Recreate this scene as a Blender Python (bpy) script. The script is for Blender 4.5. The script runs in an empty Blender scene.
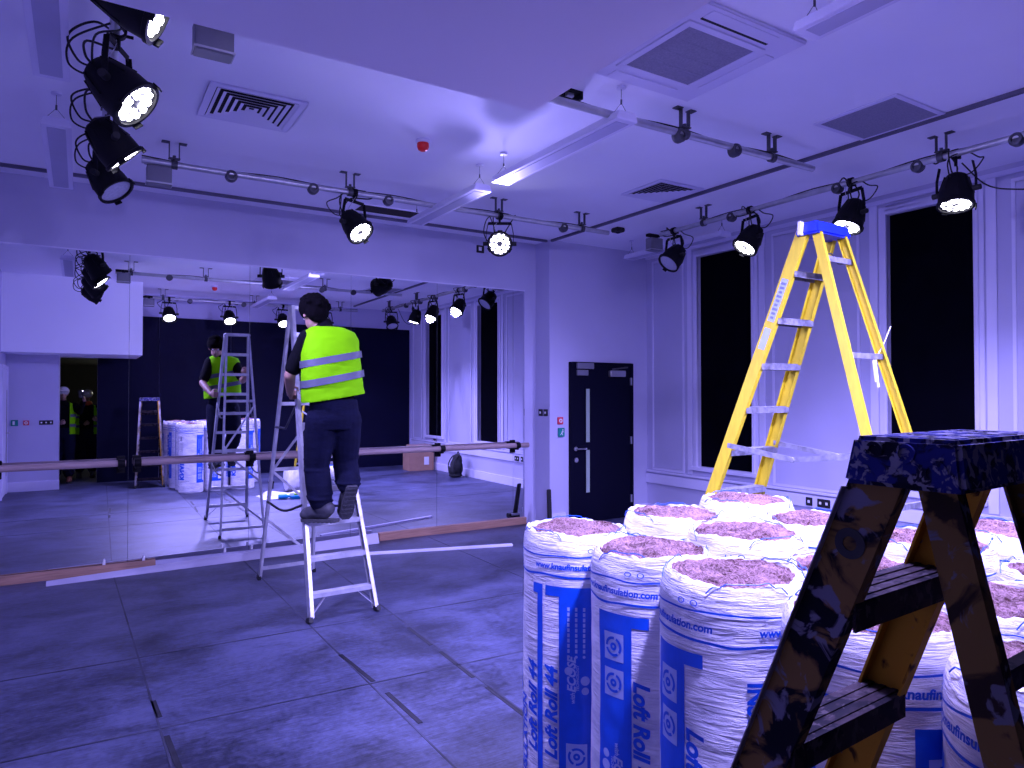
import bpy, bmesh, math, random
from mathutils import Vector, Matrix, noise
random.seed(7)
PI = math.pi
scene = bpy.context.scene
COL = scene.collection
V = Vector

# ------------------------------------------------------------------ materials
def rgb(c, k=1.0):
    return (c[0]*k, c[1]*k, c[2]*k, 1)

def mat(name, col, rough=.6, metal=0.0, noise_amt=0.0, noise_scale=8.0, bump=0.0, bump_scale=60.0,
        stretch=(1, 1, 1), spec=.5, coat=0.0, col2=None, emis=None, emis_s=0.0):
    m = bpy.data.materials.new(name); m.use_nodes = True
    nt = m.node_tree; b = nt.nodes['Principled BSDF']
    b.inputs['Base Color'].default_value = rgb(col)
    b.inputs['Roughness'].default_value = rough
    b.inputs['Metallic'].default_value = metal
    b.inputs['Specular IOR Level'].default_value = spec
    b.inputs['Coat Weight'].default_value = coat
    tc = nt.nodes.new('ShaderNodeTexCoord'); mp = nt.nodes.new('ShaderNodeMapping')
    mp.inputs['Scale'].default_value = stretch
    nt.links.new(tc.outputs['Object'], mp.inputs['Vector'])
    if noise_amt > 0 or col2:
        n = nt.nodes.new('ShaderNodeTexNoise'); n.inputs['Scale'].default_value = noise_scale
        n.inputs['Detail'].default_value = 6
        nt.links.new(mp.outputs[0], n.inputs['Vector'])
        r = nt.nodes.new('ShaderNodeValToRGB')
        c2 = col2 or tuple(max(0, c*(1-noise_amt)) for c in col)
        r.color_ramp.elements[0].position = .35; r.color_ramp.elements[1].position = .65
        r.color_ramp.elements[0].color = rgb(c2); r.color_ramp.elements[1].color = rgb(col)
        nt.links.new(n.outputs['Fac'], r.inputs[0]); nt.links.new(r.outputs[0], b.inputs['Base Color'])
    if bump > 0:
        n2 = nt.nodes.new('ShaderNodeTexNoise'); n2.inputs['Scale'].default_value = bump_scale
        n2.inputs['Detail'].default_value = 5
        nt.links.new(mp.outputs[0], n2.inputs['Vector'])
        bp = nt.nodes.new('ShaderNodeBump'); bp.inputs['Strength'].default_value = bump
        bp.inputs['Distance'].default_value = .01
        nt.links.new(n2.outputs['Fac'], bp.inputs['Height']); nt.links.new(bp.outputs[0], b.inputs['Normal'])
    if emis:
        b.inputs['Emission Color'].default_value = rgb(emis); b.inputs['Emission Strength'].default_value = emis_s
    return m

def floor_material():
    m = bpy.data.materials.new('dance_floor_vinyl'); m.use_nodes = True
    nt = m.node_tree; b = nt.nodes['Principled BSDF']; L = nt.links
    tc = nt.nodes.new('ShaderNodeTexCoord')
    def nz(scale, det, sx, sy, dist=0.0):
        mp = nt.nodes.new('ShaderNodeMapping'); mp.inputs['Scale'].default_value = (sx, sy, 1); mp.inputs['Rotation'].default_value = (0, 0, .12)
        n = nt.nodes.new('ShaderNodeTexNoise'); n.inputs['Scale'].default_value = scale
        n.inputs['Detail'].default_value = det; n.inputs['Roughness'].default_value = .65
        n.inputs['Distortion'].default_value = dist
        L.new(tc.outputs['Object'], mp.inputs[0]); L.new(mp.outputs[0], n.inputs['Vector']); return n
    a = nz(1.3, 10, 1, 1.3, .6); c = nz(26, 9, 1, 1); s = nz(20, 9, .30, 2.4, 2.0)
    def mth(op, x, y):
        n = nt.nodes.new('ShaderNodeMath'); n.operation = op
        for i, q in enumerate((x, y)):
            if isinstance(q, (int, float)): n.inputs[i].default_value = q
            else: L.new(q, n.inputs[i])
        return n.outputs[0]
    mix = mth('ADD', mth('MULTIPLY', a.outputs['Fac'], .46), mth('ADD', mth('MULTIPLY', c.outputs['Fac'], .27), mth('MULTIPLY', s.outputs['Fac'], .27)))
    r = nt.nodes.new('ShaderNodeValToRGB')
    r.color_ramp.elements[0].position = .42; r.color_ramp.elements[0].color = (.010, .0115, .026, 1)
    r.color_ramp.elements[1].position = .585; r.color_ramp.elements[1].color = (.085, .094, .175, 1)
    L.new(mix, r.inputs[0]); L.new(r.outputs[0], b.inputs['Base Color'])
    rr = mth('ADD', .36, mth('MULTIPLY', c.outputs['Fac'], .25)); L.new(rr, b.inputs['Roughness'])
    bp = nt.nodes.new('ShaderNodeBump'); bp.inputs['Strength'].default_value = .15; bp.inputs['Distance'].default_value = .004
    L.new(s.outputs['Fac'], bp.inputs['Height']); L.new(bp.outputs[0], b.inputs['Normal'])
    return m

def splat_material(name, base, dark, pale, dark_t=.52, pale_t=.60, scale=9):
    """old site paint on a ladder: base colour under dark smears and pale splashes"""
    m = bpy.data.materials.new(name); m.use_nodes = True
    nt = m.node_tree; b = nt.nodes['Principled BSDF']; L = nt.links
    b.inputs['Roughness'].default_value = .8; b.inputs['Specular IOR Level'].default_value = .08
    tc = nt.nodes.new('ShaderNodeTexCoord')
    prev = None
    for col, t, sc, off in ((dark, dark_t, scale, 0.0), (pale, pale_t, scale*2.2, 5.3)):
        mp = nt.nodes.new('ShaderNodeMapping'); mp.inputs['Location'].default_value = (off, off*.7, off*1.3)
        n = nt.nodes.new('ShaderNodeTexNoise'); n.inputs['Scale'].default_value = sc; n.inputs['Detail'].default_value = 6
        n.inputs['Distortion'].default_value = .7
        L.new(tc.outputs['Object'], mp.inputs[0]); L.new(mp.outputs[0], n.inputs['Vector'])
        r = nt.nodes.new('ShaderNodeValToRGB')
        r.color_ramp.elements[0].position = t; r.color_ramp.elements[0].color = (0, 0, 0, 1)
        r.color_ramp.elements[1].position = t+.05; r.color_ramp.elements[1].color = (1, 1, 1, 1)
        L.new(n.outputs['Fac'], r.inputs[0])
        mx = nt.nodes.new('ShaderNodeMix'); mx.data_type = 'RGBA'
        L.new(r.outputs[0], mx.inputs[0])
        if prev is None: mx.inputs[6].default_value = rgb(base)
        else: L.new(prev, mx.inputs[6])
        mx.inputs[7].default_value = rgb(col); prev = mx.outputs[2]
    L.new(prev, b.inputs['Base Color'])
    return m

M = {}
M['wall'] = mat('wall_paint', (.53, .515, .68), .75, noise_amt=.05, noise_scale=1.5, bump=.03, bump_scale=120)  # lavender in the white paint carries part of the violet light's tint
M['ceiling'] = mat('ceiling_paint', (.90, .89, .98), .8, noise_amt=.03, noise_scale=1.2)
M['white'] = mat('white_gloss_paint', (.72, .70, .86), .4, noise_amt=.03, noise_scale=3)
M['whiteboard'] = mat('primed_board', (.46, .44, .54), .5, noise_amt=.08, noise_scale=3)
M['navy'] = mat('navy_board', (.0035, .004, .022), .6, noise_amt=.2, noise_scale=2, spec=.12)
M['navydoor'] = mat('navy_door_paint', (.002, .0022, .012), .6, noise_amt=.1, noise_scale=2, spec=.1)
M['blackout'] = mat('blackout_board', (.0012, .0012, .004), .9, noise_amt=.3, noise_scale=4, spec=.03)
M['floor'] = floor_material()
M['seam'] = mat('floor_seam_tape', (.012, .012, .02), .7, noise_amt=.6, noise_scale=12)
M['seam2'] = mat('floor_seam_line', (.045, .048, .08), .6, col2=(.012, .013, .022), noise_scale=3)
M['mirror'] = mat('mirror_silver', (.86, .87, .93), .0, 1.0)
M['mirror_edge'] = mat('mirror_edge', (.03, .04, .05), .4)
M['barre'] = mat('barre_wood', (.40, .29, .27), .5, noise_amt=.25, noise_scale=10, stretch=(.5, 6, 6))
M['timber'] = mat('timber_batten', (.40, .22, .14), .65, noise_amt=.3, noise_scale=8, stretch=(.6, 8, 8))
M['black'] = mat('black_metal', (.002, .002, .004), .6, spec=.2, noise_amt=.2, noise_scale=20)
M['blackplastic'] = mat('black_plastic', (.008, .008, .010), .6, noise_amt=.2, noise_scale=20)
M['cable'] = mat('black_cable', (.006, .006, .008), .6, noise_amt=.1)
M['steel'] = mat('galvanised_tube', (.55, .55, .58), .38, .85, noise_amt=.15, noise_scale=15)
M['steeldark'] = mat('dark_steel_bracket', (.10, .10, .12), .5, .6, noise_amt=.3, noise_scale=15)
M['greybox'] = mat('grey_steel_box', (.20, .20, .24), .5, .2, noise_amt=.1, noise_scale=9)
M['track'] = mat('dark_curtain_track', (.13, .12, .18), .5, .3, noise_amt=.2)
M['grille'] = mat('grille_mesh', (.33, .32, .42), .7, noise_amt=.2, noise_scale=90)
M['void'] = mat('duct_void', (.012, .012, .02), .9, noise_amt=.2)
M['slotvoid'] = mat('ceiling_slot_void', (.03, .022, .02), .9, noise_amt=.4, noise_scale=20)
M['diffuserplate'] = mat('lamp_diffuser_plate', (.42, .41, .58), .5, noise_amt=.05)
M['red'] = mat('red_alarm_plastic', (.75, .01, .01), .35, noise_amt=.1)
M['redsign'] = mat('red_sign', (.75, .04, .08), .5, noise_amt=.05)
M['greensign'] = mat('green_sign', (.0, .26, .20), .5, noise_amt=.05)
M['signwhite'] = mat('sign_white', (.8, .8, .8), .5, noise_amt=.03)
M['chrome'] = mat('brushed_steel', (.6, .6, .6), .3, .9, noise_amt=.1, noise_scale=30)
M['alu'] = mat('ladder_aluminium', (.62, .62, .66), .42, .55, noise_amt=.22, noise_scale=14)
M['aluworn'] = mat('dusty_aluminium', (.36, .36, .41), .55, .3, noise_amt=.45, noise_scale=30)
M['yellow'] = mat('yellow_fibreglass', (.74, .57, .02), .5, noise_amt=.14, noise_scale=10, stretch=(4, 4, 1))
M['bluecap'] = mat('blue_cap_plastic', (.01, .03, .55), .45, noise_amt=.1)
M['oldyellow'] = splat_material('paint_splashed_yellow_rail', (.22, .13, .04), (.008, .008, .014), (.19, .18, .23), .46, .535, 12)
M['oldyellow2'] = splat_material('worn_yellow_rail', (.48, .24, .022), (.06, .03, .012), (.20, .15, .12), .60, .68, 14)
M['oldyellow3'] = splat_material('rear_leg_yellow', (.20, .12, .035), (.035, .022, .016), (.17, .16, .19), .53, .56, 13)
M['oldcap'] = splat_material('paint_splashed_blue_cap', (.018, .022, .15), (.010, .010, .025), (.22, .21, .27), .48, .515, 26)
M['oldtread'] = splat_material('paint_splashed_tread', (.040, .028, .033), (.012, .010, .015), (.07, .055, .06), .50, .57, 22)
M['wood_panel_glass'] = mat('vision_panel_glass', (.34, .42, .34), .15, noise_amt=.05)
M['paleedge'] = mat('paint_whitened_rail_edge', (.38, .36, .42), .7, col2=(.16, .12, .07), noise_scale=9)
M['cardboard'] = mat('cardboard', (.42, .24, .15), .8, noise_amt=.12, noise_scale=12)
M['bagfabric'] = mat('rucksack_fabric', (.010, .011, .014), .85, noise_amt=.3, noise_scale=20, bump=.4, bump_scale=25)
M['skin'] = mat('skin', (.34, .19, .14), .55, noise_amt=.08, noise_scale=12)
M['hair'] = mat('dark_hair', (.0025, .002, .003), .95, spec=.05, bump=.9, bump_scale=50, stretch=(1, 1, .3))
M['tshirt'] = mat('black_cotton', (.003, .003, .005), .95, spec=.1, bump=.25, bump_scale=20)
M['trousers'] = mat('navy_work_trousers', (.004, .005, .022), .9, spec=.15, bump=.9, bump_scale=9, stretch=(1, 1, 2.2), noise_amt=.25, noise_scale=8)
M['hivis'] = mat('hi_vis_fabric', (.20, .62, .0), .8, spec=.1, bump=.35, bump_scale=9, noise_amt=.06, noise_scale=7)
M['reflective'] = mat('reflective_tape', (.085, .09, .12), .55, .1, noise_amt=.1, noise_scale=30)
M['boot'] = mat('grey_work_boot', (.06, .06, .075), .75, noise_amt=.4, noise_scale=16, bump=.3)
M['sole'] = mat('boot_sole', (.05, .05, .06), .9, noise_amt=.3, noise_scale=40, bump=.8, bump_scale=70)
M['tanboot'] = mat('tan_boot', (.25, .09, .05), .7, noise_amt=.2)
M['hat_white'] = mat('white_hard_hat', (.7, .7, .72), .35, noise_amt=.03)
M['orange'] = mat('orange_scarf', (.7, .12, .03), .8, noise_amt=.2)
M['corridor'] = mat('corridor_lit_tone', (.20, .22, .16), .8, noise_amt=.2)
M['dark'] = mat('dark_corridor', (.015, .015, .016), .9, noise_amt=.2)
M['extinguisher'] = mat('dark_red_enamel', (.20, .01, .01), .5, noise_amt=.1)
M['teal'] = mat('turquoise_plastic', (.0, .30, .62), .4, noise_amt=.1)
M['limeplastic'] = mat('lime_plastic', (.55, .75, .02), .5, noise_amt=.1)
M['printblue'] = mat('blue_print', (.004, .10, .70), .4, noise_amt=.12, noise_scale=20)
M['printlight'] = mat('pale_print', (.42, .50, .82), .45, noise_amt=.1, noise_scale=25)
M['printgrey'] = mat('grey_print', (.18, .20, .32), .5, noise_amt=.1, noise_scale=25)
M['lensplate'] = mat('lamp_face_plate', (.05, .05, .07), .35)
M['lensoff'] = mat('unlit_lens', (.42, .42, .55), .2, noise_amt=.15, noise_scale=60)
M['led'] = mat('lit_led', (.9, .9, 1), .3, emis=(.86, .84, 1.0), emis_s=9)

def bag_material():
    m = bpy.data.materials.new('polythene_wrap'); m.use_nodes = True
    nt = m.node_tree; b = nt.nodes['Principled BSDF']; L = nt.links
    b.inputs['Roughness'].default_value = .38
    b.inputs['Specular IOR Level'].default_value = .45
    tc = nt.nodes.new('ShaderNodeTexCoord')
    mp = nt.nodes.new('ShaderNodeMapping'); mp.inputs['Scale'].default_value = (1.0, 1.0, 9)
    n = nt.nodes.new('ShaderNodeTexNoise'); n.inputs['Scale'].default_value = 7; n.inputs['Detail'].default_value = 6
    n.inputs['Distortion'].default_value = .8; n.inputs['Roughness'].default_value = .6
    L.new(tc.outputs['Object'], mp.inputs[0]); L.new(mp.outputs[0], n.inputs['Vector'])
    mp2 = nt.nodes.new('ShaderNodeMapping'); mp2.inputs['Scale'].default_value = (1.2, 1.2, 2.5)
    n2 = nt.nodes.new('ShaderNodeTexNoise'); n2.inputs['Scale'].default_value = 6; n2.inputs['Detail'].default_value = 4
    L.new(tc.outputs['Object'], mp2.inputs[0]); L.new(mp2.outputs[0], n2.inputs['Vector'])
    b1 = nt.nodes.new('ShaderNodeBump'); b1.inputs['Strength'].default_value = .9; b1.inputs['Distance'].default_value = .018
    b2 = nt.nodes.new('ShaderNodeBump'); b2.inputs['Strength'].default_value = .6; b2.inputs['Distance'].default_value = .03
    L.new(n.outputs['Fac'], b1.inputs['Height']); L.new(n2.outputs['Fac'], b2.inputs['Height'])
    L.new(b2.outputs[0], b1.inputs['Normal']); L.new(b1.outputs[0], b.inputs['Normal'])
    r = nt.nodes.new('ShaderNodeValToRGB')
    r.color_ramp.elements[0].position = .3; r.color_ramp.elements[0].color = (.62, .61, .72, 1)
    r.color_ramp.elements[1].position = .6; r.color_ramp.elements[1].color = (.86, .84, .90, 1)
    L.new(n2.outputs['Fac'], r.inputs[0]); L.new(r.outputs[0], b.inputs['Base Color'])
    return m
M['bag'] = bag_material()

def wool_material():
    m = bpy.data.materials.new('mineral_wool'); m.use_nodes = True
    nt = m.node_tree; b = nt.nodes['Principled BSDF']; L = nt.links
    b.inputs['Roughness'].default_value = 1.0; b.inputs['Specular IOR Level'].default_value = .05
    tc = nt.nodes.new('ShaderNodeTexCoord')
    n = nt.nodes.new('ShaderNodeTexNoise'); n.inputs['Scale'].default_value = 75; n.inputs['Detail'].default_value = 8
    n.inputs['Distortion'].default_value = 1.5
    n2 = nt.nodes.new('ShaderNodeTexNoise'); n2.inputs['Scale'].default_value = 11; n2.inputs['Detail'].default_value = 6
    for q in (n, n2): L.new(tc.outputs['Object'], q.inputs['Vector'])
    ad = nt.nodes.new('ShaderNodeMath'); ad.operation = 'ADD'
    h1 = nt.nodes.new('ShaderNodeMath'); h1.operation = 'MULTIPLY'; h1.inputs[1].default_value = .6
    h2 = nt.nodes.new('ShaderNodeMath'); h2.operation = 'MULTIPLY'; h2.inputs[1].default_value = .4
    L.new(n.outputs['Fac'], h1.inputs[0]); L.new(n2.outputs['Fac'], h2.inputs[0])
    L.new(h1.outputs[0], ad.inputs[0]); L.new(h2.outputs[0], ad.inputs[1])
    r = nt.nodes.new('ShaderNodeValToRGB')
    r.color_ramp.elements[0].position = .36; r.color_ramp.elements[0].color = (.07, .03, .026, 1)  # dark end puts the shade of the crevices into the wool colour
    r.color_ramp.elements[1].position = .60; r.color_ramp.elements[1].color = (.38, .235, .225, 1)
    L.new(ad.outputs[0], r.inputs[0]); L.new(r.outputs[0], b.inputs['Base Color'])
    bp = nt.nodes.new('ShaderNodeBump'); bp.inputs['Strength'].default_value = 1; bp.inputs['Distance'].default_value = .02
    L.new(ad.outputs[0], bp.inputs['Height']); L.new(bp.outputs[0], b.inputs['Normal'])
    return m
M['wool'] = wool_material()

# ------------------------------------------------------------------ mesh helpers
class MB:
    def __init__(s): s.v = []; s.f = []
    def quadbox(s, P):          # 8 corner points, bottom 4 then top 4
        i = len(s.v); s.v += [V(p) for p in P]
        for f in ((0, 3, 2, 1), (4, 5, 6, 7), (0, 1, 5, 4), (1, 2, 6, 5), (2, 3, 7, 6), (3, 0, 4, 7)):
            s.f.append(tuple(i+k for k in f))
        return s
    def box(s, x0, y0, z0, x1, y1, z1):
        return s.quadbox([(x0, y0, z0), (x1, y0, z0), (x1, y1, z0), (x0, y1, z0), (x0, y0, z1), (x1, y0, z1), (x1, y1, z1), (x0, y1, z1)])
    def beam(s, a, b, w, d, side):
        """bar from a to b, w wide along 'side', d deep across it"""
        a, b = V(a), V(b); t = (b-a).normalized(); u = V(side); u = (u - t*u.dot(t)).normalized(); n = t.cross(u)
        P = []
        for p in (a, b):
            for su, sn in ((-1, -1), (1, -1), (1, 1), (-1, 1)):
                P.append(p + u*su*w/2 + n*sn*d/2)
        return s.quadbox(P)
    def channel(s, a, b, w, fl, th, side, out):
        """C rail: web w wide along 'side', flanges fl long pointing along -out"""
        a, b = V(a), V(b); t = (b-a).normalized()
        o = V(out); o = (o - t*o.dot(t)).normalized(); u = V(side); u = (u - t*u.dot(t) - o*u.dot(o)).normalized()
        s.beam(a + o*0, b + o*0, w, th, u)
        for k in (-1, 1):
            off = u*k*(w/2-th/2) - o*fl/2
            s.beam(a+off, b+off, th, fl, u)
        return s
    def cyl(s, a, b, r0, r1=None, n=16, cap=True):
        r1 = r0 if r1 is None else r1
        a, b = V(a), V(b); t = (b-a).normalized(); u = t.orthogonal().normalized(); w = t.cross(u); i = len(s.v)
        for p, r in ((a, r0), (b, r1)):
            for k in range(n):
                g = 2*PI*k/n; s.v.append(p + (u*math.cos(g) + w*math.sin(g))*r)
        for k in range(n):
            k2 = (k+1) % n; s.f.append((i+k, i+k2, i+n+k2, i+n+k))
        if cap:
            s.f.append(tuple(i+k for k in reversed(range(n)))); s.f.append(tuple(i+n+k for k in range(n)))
        return s
    def tube(s, pts, r, n=8, sub=6):
        P = [V(p) for p in pts]; Q = []
        if len(P) > 2 and sub > 1:
            E = [P[0]*2-P[1]] + P + [P[-1]*2-P[-2]]
            for i in range(1, len(E)-2):
                for k in range(sub):
                    t = k/sub; a, b, c, d = E[i-1:i+3]
                    Q.append(.5*((2*b) + (c-a)*t + (2*a-5*b+4*c-d)*t*t + (3*b-a-3*c+d)*t**3))
            Q.append(P[-1])
        else: Q = P
        i0 = len(s.v); u = None
        for i, p in enumerate(Q):
            t = (Q[min(i+1, len(Q)-1)] - Q[max(i-1, 0)]).normalized()
            u = t.orthogonal().normalized() if u is None else (u - t*u.dot(t)).normalized()
            w = t.cross(u)
            for k in range(n):
                g = 2*PI*k/n; s.v.append(p + (u*math.cos(g)+w*math.sin(g))*r)
        for i in range(len(Q)-1):
            for k in range(n):
                k2 = (k+1) % n; a = i0+i*n; s.f.append((a+k, a+k2, a+n+k2, a+n+k))
        s.f.append(tuple(i0+k for k in reversed(range(n)))); e = i0+(len(Q)-1)*n; s.f.append(tuple(e+k for k in range(n)))
        return s
    def lathe(s, prof, o=(0, 0, 0), ax=(0, 0, 1), n=32):
        """prof: (radius, distance along ax)"""
        o = V(o); t = V(ax).normalized(); u = t.orthogonal().normalized(); w = t.cross(u); i0 = len(s.v)
        for r, h in prof:
            for k in range(n):
                g = 2*PI*k/n; s.v.append(o + t*h + (u*math.cos(g)+w*math.sin(g))*max(r, 1e-4))
        for j in range(len(prof)-1):
            for k in range(n):
                k2 = (k+1) % n; a = i0+j*n; s.f.append((a+k, a+k2, a+n+k2, a+n+k))
        return s
    def ell(s, c, rx, ry, rz, ax=None, n=16, m=10):
        """ellipsoid; ax = (X, Y, Z) unit vectors"""
        X, Y, Z = ax or (V((1, 0, 0)), V((0, 1, 0)), V((0, 0, 1))); c = V(c); i0 = len(s.v)
        for j in range(m+1):
            ph = PI*j/m
            for k in range(n):
                g = 2*PI*k/n
                s.v.append(c + X*rx*math.sin(ph)*math.cos(g) + Y*ry*math.sin(ph)*math.sin(g) + Z*rz*math.cos(ph))
        for j in range(m):
            for k in range(n):
                k2 = (k+1) % n; a = i0+j*n; s.f.append((a+k, a+n+k, a+n+k2, a+k2))
        return s
    def loft(s, rings, n=28, cap=True):
        """rings: (centre, rx, ry, X axis, Y axis)"""
        i0 = len(s.v)
        for c, rx, ry, X, Y in rings:
            for k in range(n):
                g = 2*PI*k/n; cx, sy = math.cos(g), math.sin(g)
                e = .85
                s.v.append(V(c) + V(X)*rx*math.copysign(abs(cx)**e, cx) + V(Y)*ry*math.copysign(abs(sy)**e, sy))
        for j in range(len(rings)-1):
            for k in range(n):
                k2 = (k+1) % n; a = i0+j*n; s.f.append((a+k, a+k2, a+n+k2, a+n+k))
        if cap:
            s.f.append(tuple(i0+k for k in reversed(range(n)))); e = i0+(len(rings)-1)*n; s.f.append(tuple(e+k for k in range(n)))
        return s
    def xf(s, mtx, i=0):
        for k in range(i, len(s.v)): s.v[k] = mtx @ s.v[k]
        return s
    def build(s, name, m, parent=None, smooth=False, bevel=0.0, local=False):
        off = parent.location if (parent is not None and not local) else V((0, 0, 0))
        if parent is not None and parent.parent is not None and not local: off = off + parent.parent.location
        me = bpy.data.meshes.new(name); me.from_pydata([tuple(v-off) for v in s.v], [], s.f)
        bm = bmesh.new(); bm.from_mesh(me)
        bmesh.ops.remove_doubles(bm, verts=bm.verts, dist=1e-5)
        if bevel > 0:
            try: bmesh.ops.bevel(bm, geom=[e for e in bm.edges if len(e.link_faces) == 2 and e.calc_face_angle(0) > .6], offset=bevel, segments=2, affect='EDGES', clamp_overlap=True)
            except Exception: pass
        bmesh.ops.recalc_face_normals(bm, faces=bm.faces)
        bm.to_mesh(me); bm.free()
        if smooth:
            for p in me.polygons: p.use_smooth = True
            try: me.set_sharp_from_angle(angle=math.radians(40))
            except Exception: pass
        me.materials.append(m)
        o = bpy.data.objects.new(name, me); COL.objects.link(o)
        if parent is not None: o.parent = parent
        return o

def remeshed(mb, voxel, smooth_it=4):
    me = bpy.data.meshes.new('tmp'); me.from_pydata([tuple(v) for v in mb.v], [], mb.f)
    bm = bmesh.new(); bm.from_mesh(me); bmesh.ops.recalc_face_normals(bm, faces=bm.faces); bm.to_mesh(me); bm.free()
    o = bpy.data.objects.new('tmp', me); COL.objects.link(o)
    r = o.modifiers.new('r', 'REMESH'); r.mode = 'VOXEL'; r.voxel_size = voxel
    sm = o.modifiers.new('s', 'SMOOTH'); sm.iterations = smooth_it; sm.factor = .5
    bpy.context.view_layer.update()
    e = o.evaluated_get(bpy.context.evaluated_depsgraph_get()).to_mesh()
    out = MB(); out.v = [v.co.copy() for v in e.vertices]; out.f = [tuple(p.vertices) for p in e.polygons]
    bpy.data.objects.remove(o); bpy.data.meshes.remove(me)
    return out

def text_mesh(txt, size, shear=0.0, bold=0.0):
    """flat (verts, faces) of a piece of writing, baseline start at the origin"""
    cu = bpy.data.curves.new('t', 'FONT'); cu.body = txt; cu.size = size; cu.shear = shear; cu.offset = bold
    cu.resolution_u = 4
    o = bpy.data.objects.new('t', cu); COL.objects.link(o); bpy.context.view_layer.update()
    e = o.evaluated_get(bpy.context.evaluated_depsgraph_get()).to_mesh()
    vs = [(v.co.x, v.co.y) for v in e.vertices]; fs = [tuple(p.vertices) for p in e.polygons]
    bpy.data.objects.remove(o); bpy.data.curves.remove(cu)
    return vs, fs

def thing(name, label, cat, loc=(0, 0, 0), rz=0.0, group=None):
    o = bpy.data.objects.new(name, None); COL.objects.link(o); o.empty_display_size = .1
    o.location = loc; o.rotation_euler = (0, 0, rz); o['label'] = label; o['category'] = cat
    if group: o['group'] = group
    return o
def tag(o, label, cat, group=None, kind=None):
    o['label'] = label; o['category'] = cat
    if group: o['group'] = group
    if kind: o['kind'] = kind
    return o
def struct(o, label=None):
    o['kind'] = 'structure'
    if label: o['label'] = label
    return o
def copy_tree(root, loc, rz, label, group=None):
    r = root.copy(); COL.objects.link(r); r.location = loc; r.rotation_euler = (0, 0, rz); r['label'] = label
    if group: r['group'] = group
    for ch in list(root.children):
        c = ch.copy(); COL.objects.link(c); c.parent = r
        for g in list(ch.children):
            d = g.copy(); COL.objects.link(d); d.parent = c
    return r

# ------------------------------------------------------------------ camera
CAM_H = 1.63
cam_d = bpy.data.cameras.new('camera'); cam = bpy.data.objects.new('camera', cam_d); COL.objects.link(cam)
cam_d.sensor_width = 36; cam_d.lens = 697.66/1024*36; cam_d.clip_start = .02; cam_d.clip_end = 60
cam.location = (0, 0, CAM_H)
YAW = math.radians(31.788); PITCH = math.radians(.847)
cam.rotation_euler = (PI/2+PITCH, 0, -YAW)
scene.camera = cam
CF = V((math.sin(YAW), math.cos(YAW), 0)); CR = V((math.cos(YAW), -math.sin(YAW), 0))

# ------------------------------------------------------------------ room dimensions
XL, XR = -1.05, 6.57          # left wall, window wall
YM, YD, XJ = 7.42, 7.11, 4.955  # mirror wall, door wall, the jog between them
YF = -.20                     # wall behind the camera (navy boards)
H = 3.55
HS, XS, YS = 2.30, .909, 1.367  # lowered ceiling over the entrance
T = .12

def slab(name, x0, y0, z0, x1, y1, z1, m, label=None):
    return struct(MB().box(x0, y0, z0, x1, y1, z1).build(name, m), label)

slab('floor', XL-T, -4.2, -.1, XR+T, YM+T, 0, M['floor'])
slab('ceiling', XL-T, YF-.05, H, XR+T, YM+T, H+.1, M['ceiling'])
slab('ceiling_entrance', XL, YF-.02, HS, XS, YS, H, M['ceiling'], 'lowered ceiling box over the entrance')
slab('wall_back', XL-T, YM, 0, XJ, YM+T, H, M['wall'], 'wall carrying the mirrors')
slab('wall_door_side', XJ, YD, 0, XR+T, YM+T, H, M['wall'], 'wall with the navy door')
slab('wall_left', XL-T, -4.2, 0, XL, YM, H, M['wall'])
slab('wall_entrance', XL, YF-.02, 0, -.30, .54, HS, M['wall'], 'short white wall beside the entrance')
slab('wall_front', .28, YF-T, 0, XR+T, YF, H, M['wall'], 'wall behind the insulation rolls')
slab('wall_front_upper', XL, YF-T, HS, .28, YF, H, M['wall'])
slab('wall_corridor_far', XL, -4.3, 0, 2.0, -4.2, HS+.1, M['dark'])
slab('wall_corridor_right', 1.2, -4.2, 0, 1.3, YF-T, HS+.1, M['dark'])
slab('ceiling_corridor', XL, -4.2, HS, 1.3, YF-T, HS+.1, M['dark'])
slab('wall_corridor_lit_base', XL, -4.2, 0, 1.2, -4.17, .95, M['corridor'])  # lower wall made paler: the light falling there is put into its colour

# navy boards on the wall behind the rolls
for i, (a, b) in enumerate(((.28, 1.30), (1.306, 2.60), (2.606, 3.90), (3.906, 5.20), (5.206, 6.50))):
    slab('trim_%d' % (i+1), a, YF, 0, b, YF+.02, 3.12, M['navy'], 'navy wall board')
# window wall (x = XR): pilasters, windows, sill band, trunking
def wall_x(mb, y0, z0, y1, z1, d0, d1):      # a box standing on the window wall, d = distance out of it
    return mb.box(XR-d1, y0, z0, XR-d0, y1, z1)
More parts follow.
